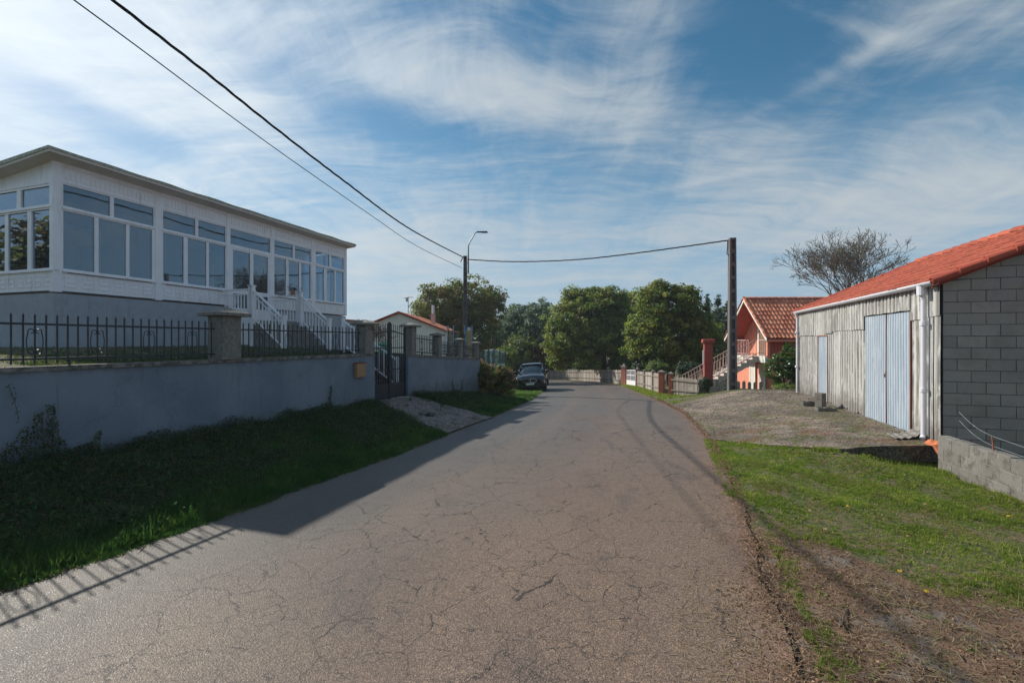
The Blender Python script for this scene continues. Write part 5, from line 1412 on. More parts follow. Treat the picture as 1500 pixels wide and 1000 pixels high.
    def rail(p, q, label):
        p, q = Vector(p), Vector(q); r = empty('pink_railing', p, label, 'railing', 'pinkish metal railings of the salmon house', 'thing')
        for nm, h in (('top_rail', .92), ('bottom_rail', .12)):
            m2 = MB(); m2.tube([p+Vector((0, 0, h)), q+Vector((0, 0, h))], .026, 6); m2.build(nm, M['railpink'], r)
        n = int((q-p).length/.19)
        for i in range(n+1):
            c_ = p.lerp(q, i/n); m2 = MB(); rr = .022 if i % 4 == 0 else .012; m2.tube([c_+Vector((0, 0, .0 if i % 4 == 0 else .12)), c_+Vector((0, 0, .92))], rr, 5); m2.build('bar', M['railpink'], r)
    rail((13.76, ys+.05, ZB), (13.76, 25.35, ZB), 'short pink balcony railing at the corner under the near eave')
    rail((13.76, 26.5, ZB), (13.76, yn-.1, ZB), 'pink balcony railing behind the stair head')
    # outside stairs descending toward the road
    st = empty('outside_stairs', (11.5, 25.9, GZ), 'pale outside stairs climbing to the balcony of the pink house', 'stairs', None, 'thing')
    n = 12; XS, XE = 13.72, 9.9; ya, yb = 25.38, 26.45; mb = MB()
    for i in range(n):
        x1_ = XS-(XS-XE)*i/n; x0_ = XS-(XS-XE)*(i+1)/n; z = ZB-.02-(i+.0)*(ZB-GZ)/n
        mb.hexa([(x0_, ya, z-.42), (x1_, ya, z-.22), (x1_, yb, z-.22), (x0_, yb, z-.42), (x0_, ya, z), (x1_, ya, z), (x1_, yb, z), (x0_, yb, z)])
        mb.box(ID, x0_-.03, x1_, ya-.02, yb+.02, z+.002, z+.04)
    mb.build('stair_block', M['steps'], st)
    rail((XS-.1, ya+.03, ZB+.02), (XE, ya+.03, GZ+.15), 'sloping pink railing on the near side of the outside stairs')
    rail((XS-.1, yb-.03, ZB+.02), (XE, yb-.03, GZ+.15), 'sloping pink railing on the far side of the outside stairs')
pink_house()

# ================================================================== FAR LEFT HOUSE, NETTING, GREENHOUSE
def cream_house():
    Y0 = 32; xr = at(585, 457, Y0); XR, ZR = xr.x, xr.z; k = .40; HWD = 3.4; GZ = -3.5
    root = empty('cream_house', (XR, Y0+4, GZ), 'low cream house with a shallow terracotta gable roof behind the garden wall', 'house', None, 'thing')
    ze = ZR-k*HWD
    g = MB(); pts = [(XR-HWD+.3, GZ), (XR+HWD-.3, GZ), (XR+HWD-.3, ze+.05), (XR, ZR-.1), (XR-HWD+.3, ze+.05)]
    g.add([(x, Y0, z) for x, z in pts]+[(x, Y0+9, z) for x, z in pts], [(0, 1, 2, 3, 4), (9, 8, 7, 6, 5)]+[(j, (j+1) % 5, (j+1) % 5+5, j+5) for j in range(5)]); g.build('wall', M['creamwall'], root)
    c = 1/sqrt(1+k*k); sn = k*c; SL = HWD/c; mr = MB()
    tile_surface(mr, lambda u, v, h: (XR+HWD-v*c+h*sn, Y0-.25+u, ze+v*sn+h*c), 9.5, SL, .3, .45, .05)
    tile_surface(mr, lambda u, v, h: (XR-HWD+v*c-h*sn, Y0+9.25-u, ze+v*sn+h*c), 9.5, SL, .3, .45, .05); r_ = mr.build('tiled_roof', M['tile_old'], root)
    ed = MB()
    for sg in (-1, 1): ed.hexa([(XR+sg*HWD, Y0-.28, ze-.05), (XR, Y0-.28, ZR-.05), (XR, Y0-.2, ZR-.05), (XR+sg*HWD, Y0-.2, ze-.05), (XR+sg*HWD, Y0-.28, ze+.05), (XR, Y0-.28, ZR+.05), (XR, Y0-.2, ZR+.05), (XR+sg*HWD, Y0-.2, ze+.05)])
    ed.build('verge', M['tile_dark'], root)
    c0 = at(634.5, 470, 33.5); m_ = MB(); F = frame((c0.x, c0.y), (1, 0), (0, 1)); zt = at(0, 459, 33.5).z
    m_.box(F, -.15, .15, -.15, .15, .4, zt); ch = m_.build('chimney', M['railpink'], root); p = MB(); p.tube([F(0, 0, zt), F(0, 0, at(0, 447, 33.5).z)], .10, 8); p.build('chimney_pipe', M['pvc'], ch)
    a = at(598, 457, 34); zt = at(0, 434, 34).z; r = empty('tv_antenna', (a.x, a.y, .5), 'thin television antenna mast on the cream house', 'antenna', None, 'thing')
    m_ = MB(); m_.tube([(a.x, a.y, .5), (a.x, a.y, zt)], .025, 6); m_.build('mast', M['steel'], r); m_ = MB()
    m_.tube([(a.x-.35, a.y-.1, zt-.15), (a.x+.35, a.y+.1, zt-.05)], .015, 5)
    for i in range(6): x = a.x-.3+i*.12; m_.tube([(x, a.y-.3, zt-.14+i*.017), (x, a.y+.3, zt-.14+i*.017)], .010, 4)
    m_.tube([(a.x-.1, a.y, zt-.4), (a.x-.1, a.y, zt-.1)], .09, 6); m_.build('aerial', M['steel'], r)
cream_house()
def netting():
    Y0 = 23.0; pts = [(656, 0), (665, -.5), (681.5, -.9), (692, .6)]
    root = empty('netted_enclosure', at(670, 505, Y0), 'netted enclosure with bright blue posts behind the garden wall', 'enclosure', None, 'thing')
    P_ = []
    for (px, dy) in pts:
        q = at(px, 478, Y0+dy+.9); P_.append(q); m_ = MB(); m_.tube([(q.x, q.y, -2.7), (q.x, q.y, q.z+.05)], .038, 7); m_.build('post', M['bluepost'], root)
    for a, b in zip(P_[:-1], P_[1:]):
        m_ = MB(); n = 9; V = []
        for i in range(n):
            for j in range(5):
                u, v = i/(n-1), j/4; V.append((a.x+(b.x-a.x)*u, a.y+(b.y-a.y)*u+.04*sin(u*9+v*5), -2.7+(a.z+(b.z-a.z)*u-.1-.12*sin(pi*u)+2.7)*v))
        m_.grid(V, n, 5); m_.build('netting', M['net'], root)
netting()
def greenhouse():
    Y0 = 31; a, b, c = at(707, 513, Y0), at(724, 511, Y0-1.2), at(740, 516, Y0+1)
    root = empty('sheeted_enclosure', (a.x, a.y, -3.3), 'low enclosure of pale blue-green sheeting beyond the hydrangea', 'enclosure', None, 'thing')
    for p, q in ((a, b), (b, c)):
        m_ = MB(); n = 12; V = []
        for i in range(n):
            for j in range(4):
                u, v = i/(n-1), j/3; V.append((p.x+(q.x-p.x)*u, p.y+(q.y-p.y)*u+.05*sin(u*14), -3.4+(p.z+(q.z-p.z)*u-.06*sin(pi*u)+3.4)*v))
        m_.grid(V, n, 4); m_.build('sheeting', M['bluenet'], root)
    for p in (a, b, c, a.lerp(b, .5), b.lerp(c, .5)): m_ = MB(); m_.tube([(p.x, p.y, -3.4), (p.x, p.y, p.z+.06)], .05, 6); m_.build('post', M['pole'], root)
    m_ = MB(); m_.add([a, b, c, (a.x+.6, a.y+3, a.z+.05)], [(0, 1, 2, 3)]); o = m_.build('roof_sheet', M['palenet'], root); o.modifiers.new('thickness', 'SOLIDIFY').thickness = .02
greenhouse()

# ================================================================== CAR
def car():
    c = gp(777, 573.5); z0 = G(c.y)-.02
    root = empty('parked_car', (c.x, c.y, z0), 'dark blue suv parked half on the grass verge, facing the camera', 'car', None, 'thing', rz=radians(-7)); root.rotation_euler.y = radians(-4.0)
    # local: x across, y back from the front bumper, z up; every mesh is built about the origin then parented
    def lb(mb, name, m_, par, smooth=True, sub=0, bev=0):
        o = mb.build(name, m_, None, smooth=smooth, origin=(0, 0, 0)); o.parent = par; o.location = (0, 0, 0)
        if sub: s_ = o.modifiers.new('s', 'SUBSURF'); s_.levels = s_.render_levels = sub
        if bev: b = o.modifiers.new('b', 'BEVEL'); b.width = bev; b.segments = 2
        return o
    def loft(secs, close=True):
        mb = MB(); n = len(secs[0]); V = [p for s_ in secs for p in s_]
        mb.grid(V, len(secs), n)
        mb.add(secs[0], [tuple(range(n))]); mb.add(secs[-1], [tuple(range(n-1, -1, -1))]); return mb
    def sec(y, w_, zb_, zm, zt, cr=.05):
        h = [(w_*.80, zb_), (w_*.97, zb_+.10), (w_, zb_+.28), (w_, zm-.12), (w_*.965, zm), (w_*.86, zt-.02), (w_*.45, zt+cr*.6), (0, zt+cr)]
        return [(-x, y, z) for x, z in h]+[(x, y, z) for x, z in h[::-1][1:]]
    secs = [sec(.0, .70, .30, .66, .74, .02), sec(.05, .82, .22, .76, .84, .02), sec(.22, .89, .20, .86, .92), sec(.7, .92, .22, .92, .98), sec(1.3, .925, .24, .96, 1.04), sec(1.9, .92, .24, .99, 1.05, .03),
            sec(2.8, .92, .24, 1.01, 1.04, .03), sec(3.6, .92, .24, 1.04, 1.06, .03), sec(4.1, .90, .26, 1.04, 1.05, .02), sec(4.38, .82, .34, .98, 1.0, .02)]
    body = lb(loft(secs), 'body', M['carpaint'], root)
    def gsec(y, w0, z0_, w1, z1):
        h = [(w0, z0_), (w1*1.03, z0_*.35+z1*.65), (w1*.93, z1-.02), (w1*.5, z1+.02), (0, z1+.03)]
        return [(-x, y, z) for x, z in h]+[(x, y, z) for x, z in h[::-1][1:]]
    gs = [gsec(1.28, .76, 1.02, .76, 1.055), gsec(2.05, .80, 1.03, .64, 1.50), gsec(2.6, .82, 1.03, .635, 1.545), gsec(3.3, .82, 1.03, .62, 1.50), gsec(4.15, .78, 1.03, .66, 1.12)]
    lb(loft(gs), 'glasshouse', M['carglass'], root)
    r_ = MB(); V = []
    for (y, w_, z) in ((1.98, .62, 1.50), (2.1, .62, 1.545), (2.6, .615, 1.585), (3.3, .60, 1.545), (3.7, .60, 1.40)):
        V += [(x*w_, y, z-.03*abs(x)**3) for x in (-1, -.9, -.5, 0, .5, .9, 1)]
    r_.grid(V, 5, 7); rr = lb(r_, 'roof', M['carpaint'], root); rr.modifiers.new('t', 'SOLIDIFY').thickness = .03
    for sx in (-1, 1):
        p_ = MB(); p_.tube([(sx*.80, 1.32, 1.03), (sx*.66, 2.0, 1.50)], .032, 6); p_.tube([(sx*.64, 2.02, 1.52), (sx*.63, 3.3, 1.52), (sx*.74, 4.1, 1.08)], .03, 6); lb(p_, 'roof_pillar', M['carpaint'], root)
        m_ = MB(); m_.tube([(sx*.88, 1.55, 1.04), (sx*.97, 1.53, 1.08)], .03, 6); m_.tube([(sx*.93, 1.52, 1.12), (sx*1.0, 1.50, 1.13), (sx*1.09, 1.53, 1.11)], [.06, .10, .06], 8); lb(m_, 'wing_mirror', M['carpaint'], root)
        h = MB(); V = []
        for (x, y, zt, zb_) in ((.48, .035, .80, .72), (.62, .06, .83, .70), (.76, .13, .86, .71), (.87, .30, .88, .76)): V += [(sx*x, y-.015, zb_), (sx*x, y-.015+.015, zt)]
        h.grid(V, 4, 2); ho = lb(h, 'headlight', M['headglass'], root, False); ho.modifiers.new('t', 'SOLIDIFY').thickness = .02
        # hexagonal half grille with bright surround
        g = MB(); pts = [(.03, .76), (.20, .785), (.36, .74), (.44, .645), (.34, .56), (.10, .545), (.04, .60)]
        g.add([(sx*x, -.012, z) for x, z in pts], [tuple(range(7))]); go = lb(g, 'grille', M['black'], root, False)
        s_ = MB(); s_.tube([(sx*x, -.018, z) for x, z in pts+[pts[0]]], .014, 5); lb(s_, 'grille_surround', M['chrome'], go, False)
        for y in (.86, 3.55):
            t = MB(); n = 22; V = []
            for (x, r) in ((.70, .20), (.71, .335), (.76, .355), (.90, .355), (.935, .335), (.94, .23), (.90, .21)): V += [(sx*x, y+r*cos(2*pi*j/n), .35+r*sin(2*pi*j/n)) for j in range(n+1)]
            t.grid(V, 7, n+1); w_ = lb(t, 'wheel', M['tyre'], root)
            ri = MB()
            for j in range(5): th = 2*pi*j/5; ri.tube([(sx*.915, y, .35), (sx*.92, y+.22*cos(th), .35+.22*sin(th))], [.04, .025], 5)
            ri.add([(sx*.86, y+.22*cos(2*pi*j/16), .35+.22*sin(2*pi*j/16)) for j in range(16)], [tuple(range(16))]); lb(ri, 'rim', M['steel'], w_, False)
            ar = MB(); V = []
            for j in range(15):
                th = -.15+(pi+.3)*j/14; V += [(sx*.928, y+.37*cos(th), .35+.37*sin(th)), (sx*.932, y+.42*cos(th), .35+.42*sin(th))]
            ar.grid(V, 15, 2); lb(ar, 'wheel_arch', M['black'], root, False).modifiers.new('t', 'SOLIDIFY').thickness = .02
    em = MB(); em.add([(.045*cos(2*pi*j/16), -.005+.0, .825+.045*sin(2*pi*j/16)) for j in range(16)], [tuple(range(16))]); eo = lb(em, 'badge', M['chrome'], root, False)
    e2 = MB(); e2.add([(0, -.008, .825)]+[(.03*cos(pi/2*j/4), -.008, .825+.03*sin(pi/2*j/4)) for j in range(5)], [(0, 1, 2, 3, 4, 5)]); e2.add([(0, -.008, .825)]+[(-.03*cos(pi/2*j/4), -.008, .825-.03*sin(pi/2*j/4)) for j in range(5)], [(0, 1, 2, 3, 4, 5)]); lb(e2, 'badge_quarter', M['platebl'], eo, False)
    pl = MB(); pl.box(ID, -.26, .26, -.035, -.022, .42, .53); po = lb(pl, 'number_plate', M['plate'], root, False)
    bl = MB(); bl.box(ID, -.258, -.225, -.0365, -.0352, .422, .528); lb(bl, 'plate_band', M['platebl'], po, False)
    # unreadable plate characters at this distance: plain dark strokes in two clusters
    ink = MB()
    for x in (-.20, -.155, -.11, -.065, .03, .085, .14):
        ink.box(ID, x, x+.012, -.0368, -.0353, .445, .505); ink.box(ID, x+.014, x+.032, -.0368, -.0353, .495, .505); 
    lb(ink, 'plate_characters', M['plateink'], po, False)
    lo = MB(); lo.box(ID, -.55, .55, -.015, .03, .26, .38); lo.box(ID, -.72, -.58, .02, .06, .30, .46); lo.box(ID, .58, .72, .02, .06, .30, .46); lb(lo, 'lower_intake', M['black'], root, False, bev=.01)
    ws = MB(); ws.box(ID, -.5, .5, 1.22, 1.30, 1.02, 1.035); lb(ws, 'wiper_cowl', M['black'], root, False)
    un = MB(); un.box(ID, -.8, .8, .3, 4.1, .16, .30); lb(un, 'underbody', M['black'], root, False)
car()

# ================================================================== TREES AND SHRUBS
def base(px, Y): x = (px-750)/FPX*Y; return (x, Y, H(x, Y)-.05)
def blobs_px(bs, Y, b):
    """crown lumps given by picture place and size, at their own distance"""
    out = []
    for (px, py, rx, ry, dy) in bs:
        q = at(px, py, Y+dy); s_ = (Y+dy)/FPX; out.append((q.x-b[0], q.y-b[1], q.z-b[2], rx*s_, rx*s_*.9, ry*s_))
    return out
b = base(676, 44); tree('autumn_tree', b, 9.5, blobs_px([(648, 452, 44, 42, 0), (685, 445, 44, 38, 1), (628, 462, 28, 36, -1), (700, 478, 32, 40, -1), (660, 490, 48, 38, 0)], 44, b), 'lf_oak', 'rounded autumn tree with browning leaves behind the lamp pole', nclump=620, nleaf=62, rc=.62, leaf=.24)
b = base(722, 46); tree('autumn_tree', b, 9, blobs_px([(722, 452, 22, 26, 0), (712, 432, 22, 18, 0), (730, 440, 14, 16, 0)], 46, b), 'lf_oak', 'thin-crowned brown tree leaning out right of the lamp pole', nclump=100, nleaf=32, rc=.6, leaf=.24, tr=.16)
b = base(884, 47); tree('chestnut_tree', b, 9.5, blobs_px([(850, 470, 50, 40, 0), (885, 458, 42, 38, 0), (828, 500, 34, 36, -1), (868, 500, 52, 32, -.5), (846, 436, 22, 17, 1), (892, 440, 30, 22, 0), (820, 520, 22, 20, 0), (900, 500, 24, 26, .5), (868, 435, 22, 16, 0)], 47, b), 'lf_chestnut', 'broad yellow-green tree just left of the densest dark green tree', nclump=900, nleaf=70, rc=.62, leaf=.26, tr=.32, trunk_to=.5)
b = base(982, 37); tree('chestnut_tree', b, 9, blobs_px([(975, 452, 48, 38, 0), (990, 490, 55, 42, 0), (945, 490, 30, 36, -1), (1010, 465, 32, 36, 0), (970, 515, 50, 26, -1), (968, 428, 22, 15, 0), (1030, 505, 30, 38, 1), (1000, 432, 16, 12, 0)], 37, b), 'lf_chestnut', 'dense dark green tree standing between the plank fence and the red pillar', nclump=900, nleaf=72, rc=.52, leaf=.22, tr=.3, trunk_to=.45)
for i, (px, pt, w_, Y, lab) in enumerate(((1018, 440, 20, 52, 'dark conifer just left of the tall pole top, the widest of its row'), (1036, 436, 12, 55, 'slim dark conifer second from the pole by the pink house'), (1052, 435, 13, 54, 'dark conifer whose pointed tip stands beside the pole'), (1066, 445, 15, 50, 'dark conifer directly behind the pole by the pink house'))):
    b = base(px, Y); hb = at(px, pt, Y).z-b[2]; s_ = Y/FPX; bl = []
    for k in range(9): u = k/8; r = w_*s_*(1.05-u)*.95+.15; bl.append((0, 0, hb*(.18+.80*u), r, r, hb*.07))
    tree('conifer_tree', b, hb, bl, 'lf_conifer', lab, group='conifers behind the pink house', nclump=260, nleaf=46, rc=.42, leaf=.20, tr=.15, trunk_to=.95)
for (px, Y, bl_, lf, lab) in ((926, 52, [(926, 465, 26, 34, 0), (922, 500, 30, 34, 0), (935, 440, 16, 16, 0)], 'lf_chestnut', 'shaded tree filling the gap between the yellow-green tree and the dark green tree'),
                       (745, 62, [(740, 492, 26, 24, 0), (765, 480, 28, 30, 1), (720, 505, 20, 24, 0)], 'lf_euca', 'green tree filling the gap behind the thin-crowned brown tree'),
                       (795, 60, [(795, 478, 28, 34, 0), (810, 500, 26, 34, 0), (785, 505, 26, 26, 0)], 'lf_euca', 'green tree close behind the dark red shrub')):
    b = base(px, Y); tree('woodland_tree', b, 8.5, blobs_px(bl_, Y, b), lf, lab, nclump=360, nleaf=46, rc=.75, leaf=.32)
# far eucalyptus wood, single trees
eu = [(712, 505, 22, 70, 60), (740, 476, 22, 75, 84), (757, 462, 20, 80, 92), (778, 462, 18, 80, 96), (795, 455, 15, 85, 100), (768, 480, 20, 75, 82), (808, 475, 18, 80, 90), (728, 488, 18, 70, 78), (750, 500, 22, 60, 66), (785, 492, 22, 60, 70), (815, 500, 22, 60, 68), (1060, 465, 30, 70, 74), (1140, 470, 30, 60, 80)]
eulab = ['eucalyptus edge tree nearest the autumn tree', 'tall bluish eucalyptus at the lower left shoulder of the far wood', 'tall bluish eucalyptus second along the far wood skyline', 'bluish eucalyptus in the middle of the far wood skyline', 'eucalyptus with the highest pointed tip of the far wood', 'lower eucalyptus in front of the skyline eucalyptus trees', 'eucalyptus touching the broad yellow-green tree', 'small eucalyptus between the autumn tree and the far wood', 'rounded green tree low in front of the far wood', 'green tree above the dark red shrub', 'green tree half hidden by the broad yellow-green tree', 'dark far tree behind the conifers', 'far tree behind the pink house roof']
for (px, pt, w_, _, Y), lab in zip(eu, eulab):
    b = base(px, Y); hb = at(px, pt-16, Y).z-b[2]; s_ = Y/FPX; r = w_*s_*1.1
    bl = [(random.uniform(-.3, .3)*r, 0, hb*u, r*(1.1-abs(u-.5)), r*(1.1-abs(u-.5)), hb*.16) for u in (.2, .4, .58, .74, .9)]
    bl[-1] = (bl[-1][0]*.4, 0, hb*.92, r*.5, r*.5, hb*.10)
    tree('eucalyptus_tree', b, hb, bl, 'lf_euca', lab, group='far eucalyptus wood', nclump=230, nleaf=44, rc=.95, leaf=.42, tr=.2, trunk_to=.85)
def bush(name, px, py, rx, ry, Y, leafm, label, nclump=80, nleaf=50, rc=.3, leaf=.12, extra=(), cat='bush', flat=.9, tr=.04):
    b = base(px, Y); bl = blobs_px([(px, py, rx, ry, 0)]+list(extra), Y, b)
    zt = max(q[2] for q in bl)
    return tree(name, b, max(.5, zt), bl, leafm, label, cat=cat, nclump=nclump, nleaf=nleaf, rc=rc, leaf=leaf, tr=tr, trunk_to=.8)
bush('round_bush', 765, 512, 26, 22, 58, 'lf_bush', 'pale green bush in the gap above the parked car', 130, 50, .7, .26, [(745, 505, 16, 14, 2), (778, 495, 14, 14, 3)])
bush('round_bush', 741, 523, 17, 16, 50, 'lf_bush', 'pale green bush between the sheeted enclosure and the parked car', 90, 40, .5, .2)
bush('red_shrub', 797, 518, 15, 18, 57, 'lf_red', 'dark red shrub behind the far end of the plank fence', 90, 45, .5, .2)
bush('round_bush', 822, 530, 16, 15, 58, 'lf_conifer', 'dark bush behind the plank fence beside the red shrub', 80, 45, .5, .22)
bush('round_bush', 852, 533, 11, 13, 52, 'lf_bush', 'small bright bush with a leafy top over the plank fence', 60, 40, .35, .18)
bush('round_bush', 872, 534, 15, 11, 53, 'lf_bush', 'wide yellow-green bush left of the dark trunk gap', 70, 45, .4, .18)
bush('round_bush', 908, 532, 18, 16, 46, 'lf_bush', 'rounded olive bush behind the white gate', 110, 45, .45, .18)
bush('round_bush', 962, 539, 14, 9, 31, 'lf_bush', 'small bright leafy bush over the board fence', 70, 45, .25, .12)
bush('round_bush', 940, 536, 13, 11, 36, 'lf_conifer', 'dark bush just behind the pinkish gate post', 60, 45, .3, .15)
bush('round_bush', 1010, 540, 18, 12, 30, 'lf_conifer', 'dark undergrowth bush behind the short plank fence', 90, 45, .3, .14)
bush('laurel_bush', 1148, 545, 22, 27, 19.2, 'lf_laurel', 'glossy green laurel bush against the pink house beside the shed', 150, 60, .2, .10, [(1160, 523, 17, 22, .2), (1175, 545, 18, 30, .4)])
bush('low_weed_bush', 1158, 570, 26, 7, 18.3, 'lf_bush', 'low straggling weeds at the foot of the laurel bush', 70, 35, .13, .07)
bush('ivy_clump', 1035, 562, 7, 10, 21.0, 'lf_conifer', 'small clump of ivy over the grey stone post', 36, 40, .12, .06)
b = base(722, 19.3); hy = bush('hydrangea_bush', 720, 558, 27, 24, 19.3, 'lf_hyd', 'hydrangea bush with withered brown heads at the end of the garden wall', 190, 60, .17, .10, [(738, 560, 17, 22, 0), (704, 548, 14, 20, -.2)])
def hyd_heads():
    C0 = []
    for (px, py, rx, ry, dy) in [(720, 558, 27, 24, 0), (738, 560, 17, 22, 0), (704, 548, 14, 20, -.2)]:
        q = np.array(at(px, py, 19.3+dy)); s_ = (19.3+dy)/FPX; d = rnd_dir(70); d[:, 1] = -abs(d[:, 1]); C0.append(q+d*np.array([rx*s_, rx*s_*.9, ry*s_])*1.04)
    C0 = np.concatenate(C0); P_ = C0[np.repeat(np.arange(len(C0)), 26)]; dd = rnd_dir(len(P_)); P_ = P_+dd*.075
    quads('flower_heads', leaves_at(P_, .045, dd, aspect=.9), rng.uniform(0, 1, len(P_)), M['lf_hydf'], hy)
hyd_heads()
# bare tree with a few brown leaves behind the shed
def bare_tree(px, Y, ztop_px, label, spreadw, nm='bare_tree', kids=(2, 3), depth=6, L=2.2, r0=.20, leaves=1500, lean=0, z0=None):
    b = Vector(base(px, Y)); b.z = b.z if z0 is None else z0; root = empty(nm, b, label, 'tree', None, 'thing'); mb = MB(); tips = []
    zt = at(0, ztop_px, Y).z
    H0 = (zt-b.z)*.36; mb.tube([b-Vector((0, 0, .3)), b+Vector((0, 0, H0*.5)), b+Vector((.05+lean*.5, 0, H0))], [r0*1.2, r0, r0*.9], 9, cap=False)
    c = b+Vector((.05+lean*.5, 0, H0))
    for k in range(12):
        th = 2*pi*k/9*2+random.uniform(-.3, .3); tl = (.2, .55, .84)[k % 3]; d = Vector((cos(th)*tl*spreadw+lean*.2, sin(th)*tl*.8*spreadw, .95)).normalized()
        branch(mb, c, d, L, r0*.55, depth-1, .43, 3, .08, kids, tips, .011)
    mb.build('branches', M['barkgrey'], root, smooth=True)
    if leaves:
        T = np.array([tuple(t) for t in tips]); T = T[rng.integers(0, len(T), leaves)]+rng.normal(size=(leaves, 3))*.10
        quads('foliage', leaves_at(T, .09), rng.uniform(0, 1, leaves), M['lf_dry'], root)
    return root
random.seed(21)
bare_tree(1250, 30, 333, 'bare wide-crowned tree with sparse brown leaves rising behind the orange shed roof', 1.0, L=1.98, depth=7, leaves=2600)
random.seed(5)
bare_tree(545, 27, 455, 'fine bare twiggy tree showing past the far end of the white house', .8, 'bare_twigs', depth=5, L=.85, r0=.07, leaves=300)

# ================================================================== GRASS, WEEDS, LITTER
ELn = np.vectorize(EL); ERn = np.vectorize(ER); Hn = np.vectorize(H)
def vnoise(x, y, s, seed=0):
    """cheap smooth value noise"""
    r = np.random.default_rng(seed); T = r.uniform(0, 1, (64, 64)); X = x/s+100; Y = y/s+100
    i = np.floor(X).astype(int); j = np.floor(Y).astype(int); u = X-i; v = Y-j; u = u*u*(3-2*u); v = v*v*(3-2*v)
    g = lambda a, b: T[a % 64, b % 64]
    return (g(i, j)*(1-u)+g(i+1, j)*u)*(1-v)+(g(i, j+1)*(1-u)+g(i+1, j+1)*u)*v
def blades(name, X, Y, Z, h, wd, m_, lean=.5, tn=None, kind='stuff'):
    N = len(X); th = rng.uniform(0, 2*pi, N); a = np.stack([np.cos(th), np.sin(th), np.zeros(N)], 1)
    ph = rng.uniform(0, 2*pi, N); ln = rng.uniform(.1, 1, N)*lean
    tip = np.stack([np.cos(ph)*ln, np.sin(ph)*ln, np.sqrt(np.maximum(.05, 1-ln**2))], 1)*h[:, None]
    B = np.stack([X, Y, Z], 1)-np.array([0, 0, .01]); mid = B+tip*.55+np.array([0, 0, 1])*h[:, None]*.06
    w_ = wd[:, None]
    V = np.stack([B-a*w_*.5, B+a*w_*.5, mid+a*w_*.42, B+tip, mid-a*w_*.42], axis=1)
    t = rng.uniform(0, 1, N) if tn is None else np.clip(tn, 0, 1)
    o = quads(name, V, t, m_, nper=5); tag(o, kind=kind); return o
def lawn():
    N = 46000
    v = rng.uniform(0, 1, N); Y = 2.3+(9.9-2.3)*v**1.2; X = ERn(Y)+rng.uniform(-.04, 1, N)*(8.0-ERn(Y))
    def ok(X, Y): return (X < np.where(Y > 7.9, 7.5, 7.22-.29*(7.72-Y)-.02)) & (Y < 8.12+np.maximum(0, 5.9-X)*1.15-.01) & (X/Y < 1.3)
    n1 = vnoise(X, Y, .55, 1); n2 = vnoise(X, Y, .17, 2); n3 = vnoise(X, Y, 1.4, 3)
    yb = 3.72+1.55*np.exp(-((X-2.95)/.62)**2)
    bare = np.clip((yb+(vnoise(X, Y, .5, 6)-.5)*.9-Y)*3, 0, 1)
    bare = bare*np.clip((X-ERn(Y)-.10-.15*n1)*6, 0, 1)
    dens = np.clip((n3*.3+n1*.35+n2*.6-.36)*3.4, .30, 1)*(1-.97*bare)*np.where((Y < 4.6) & (X-ERn(Y) < .35), .35+.4*n1, 1)
    k = (rng.uniform(0, 1, N) < dens) & ok(X, Y) & ((X-ERn(Y) > .10+.12*n2) | (Y > 6)); X, Y, n1, n2, bare = X[k], Y[k], n1[k], n2[k], bare[k]
    nb = 17; th_ = rng.uniform(.25, 1, len(X))*(.5+n1*.9); rad = (.012+.030*rng.uniform(0, 1, len(X)))
    tt = .10+.35*vnoise(X, Y, .3, 9)+.50*rng.uniform(0, 1, len(X))**1.3
    idx = np.repeat(np.arange(len(X)), nb); a = rng.uniform(0, 2*pi, len(idx)); r = rad[idx]*np.sqrt(rng.uniform(0, 1, len(idx)))
    Xb, Yb = X[idx]+np.cos(a)*r, Y[idx]+np.sin(a)*r; Z0 = Hn(X, Y)[idx]
    h = (.014+.040*th_[idx])*rng.uniform(.5, 1.1, len(idx))*(1-.3*bare[idx]); wd = .0026+.0007*Yb*rng.uniform(.6, 1.2, len(idx))
    blades('lawn_grass', Xb, Yb, Z0, h, wd, M['grass'], .85, tt[idx]+rng.uniform(-.12, .15, len(idx))+.3*(rng.uniform(0, 1, len(idx)) > .93))
    # little clover and plantain rosettes among the grass
    n = 5200; Y = rng.uniform(2.4, 8.6, n); X = ERn(Y)+rng.uniform(.05, 1, n)*(9-ERn(Y)); lim = np.where(Y > 7.9, 7.5, 7.2-.29*(7.72-Y)); k = (X < lim) & (vnoise(X, Y, .4, 5) > .52) & ((Y > 3.7+1.55*np.exp(-((X-2.95)/.62)**2)) | (rng.uniform(0, 1, n) < .10)); X, Y = X[k], Y[k]
    P_ = np.stack([X, Y, Hn(X, Y)+.012], 1); P_ = np.repeat(P_, 7, 0)+rng.normal(size=(len(X)*7, 3))*np.array([.028, .028, .006])
    o = quads('lawn_clover', leaves_at(P_, .024, np.array([0, 0, 1.6]), aspect=.7), rng.uniform(.2, .9, len(P_)), M['grass']); tag(o, kind='stuff')
    # straws and crumbs of dead grass, thickest over the bare corner
    n = 60000; Y = 2.2+rng.uniform(0, 1, n)**1.4*7; X = ERn(Y)+rng.uniform(-.12, 1, n)*(8.5-ERn(Y)); lim = 7.2-.29*(7.72-Y)
    k = (X < lim) & (rng.uniform(0, 1, n) < np.where(Y < 3.7+1.55*np.exp(-((X-2.95)/.62)**2), .8, .42)) & (Y < 8.1); X, Y = X[k], Y[k]; Nn = len(X)
    L = rng.uniform(.008, .05, Nn)**1.0*np.where(rng.uniform(0, 1, Nn) > .985, 4.0, 1); th = rng.uniform(0, 2*pi, Nn); Z = Hn(X, Y)+rng.uniform(.004, .02, Nn)
    d = np.stack([np.cos(th), np.sin(th), rng.normal(size=Nn)*.12], 1)*L[:, None]; q = np.stack([-np.sin(th), np.cos(th), np.zeros(Nn)], 1)*rng.uniform(.0008, .0022, Nn)[:, None]
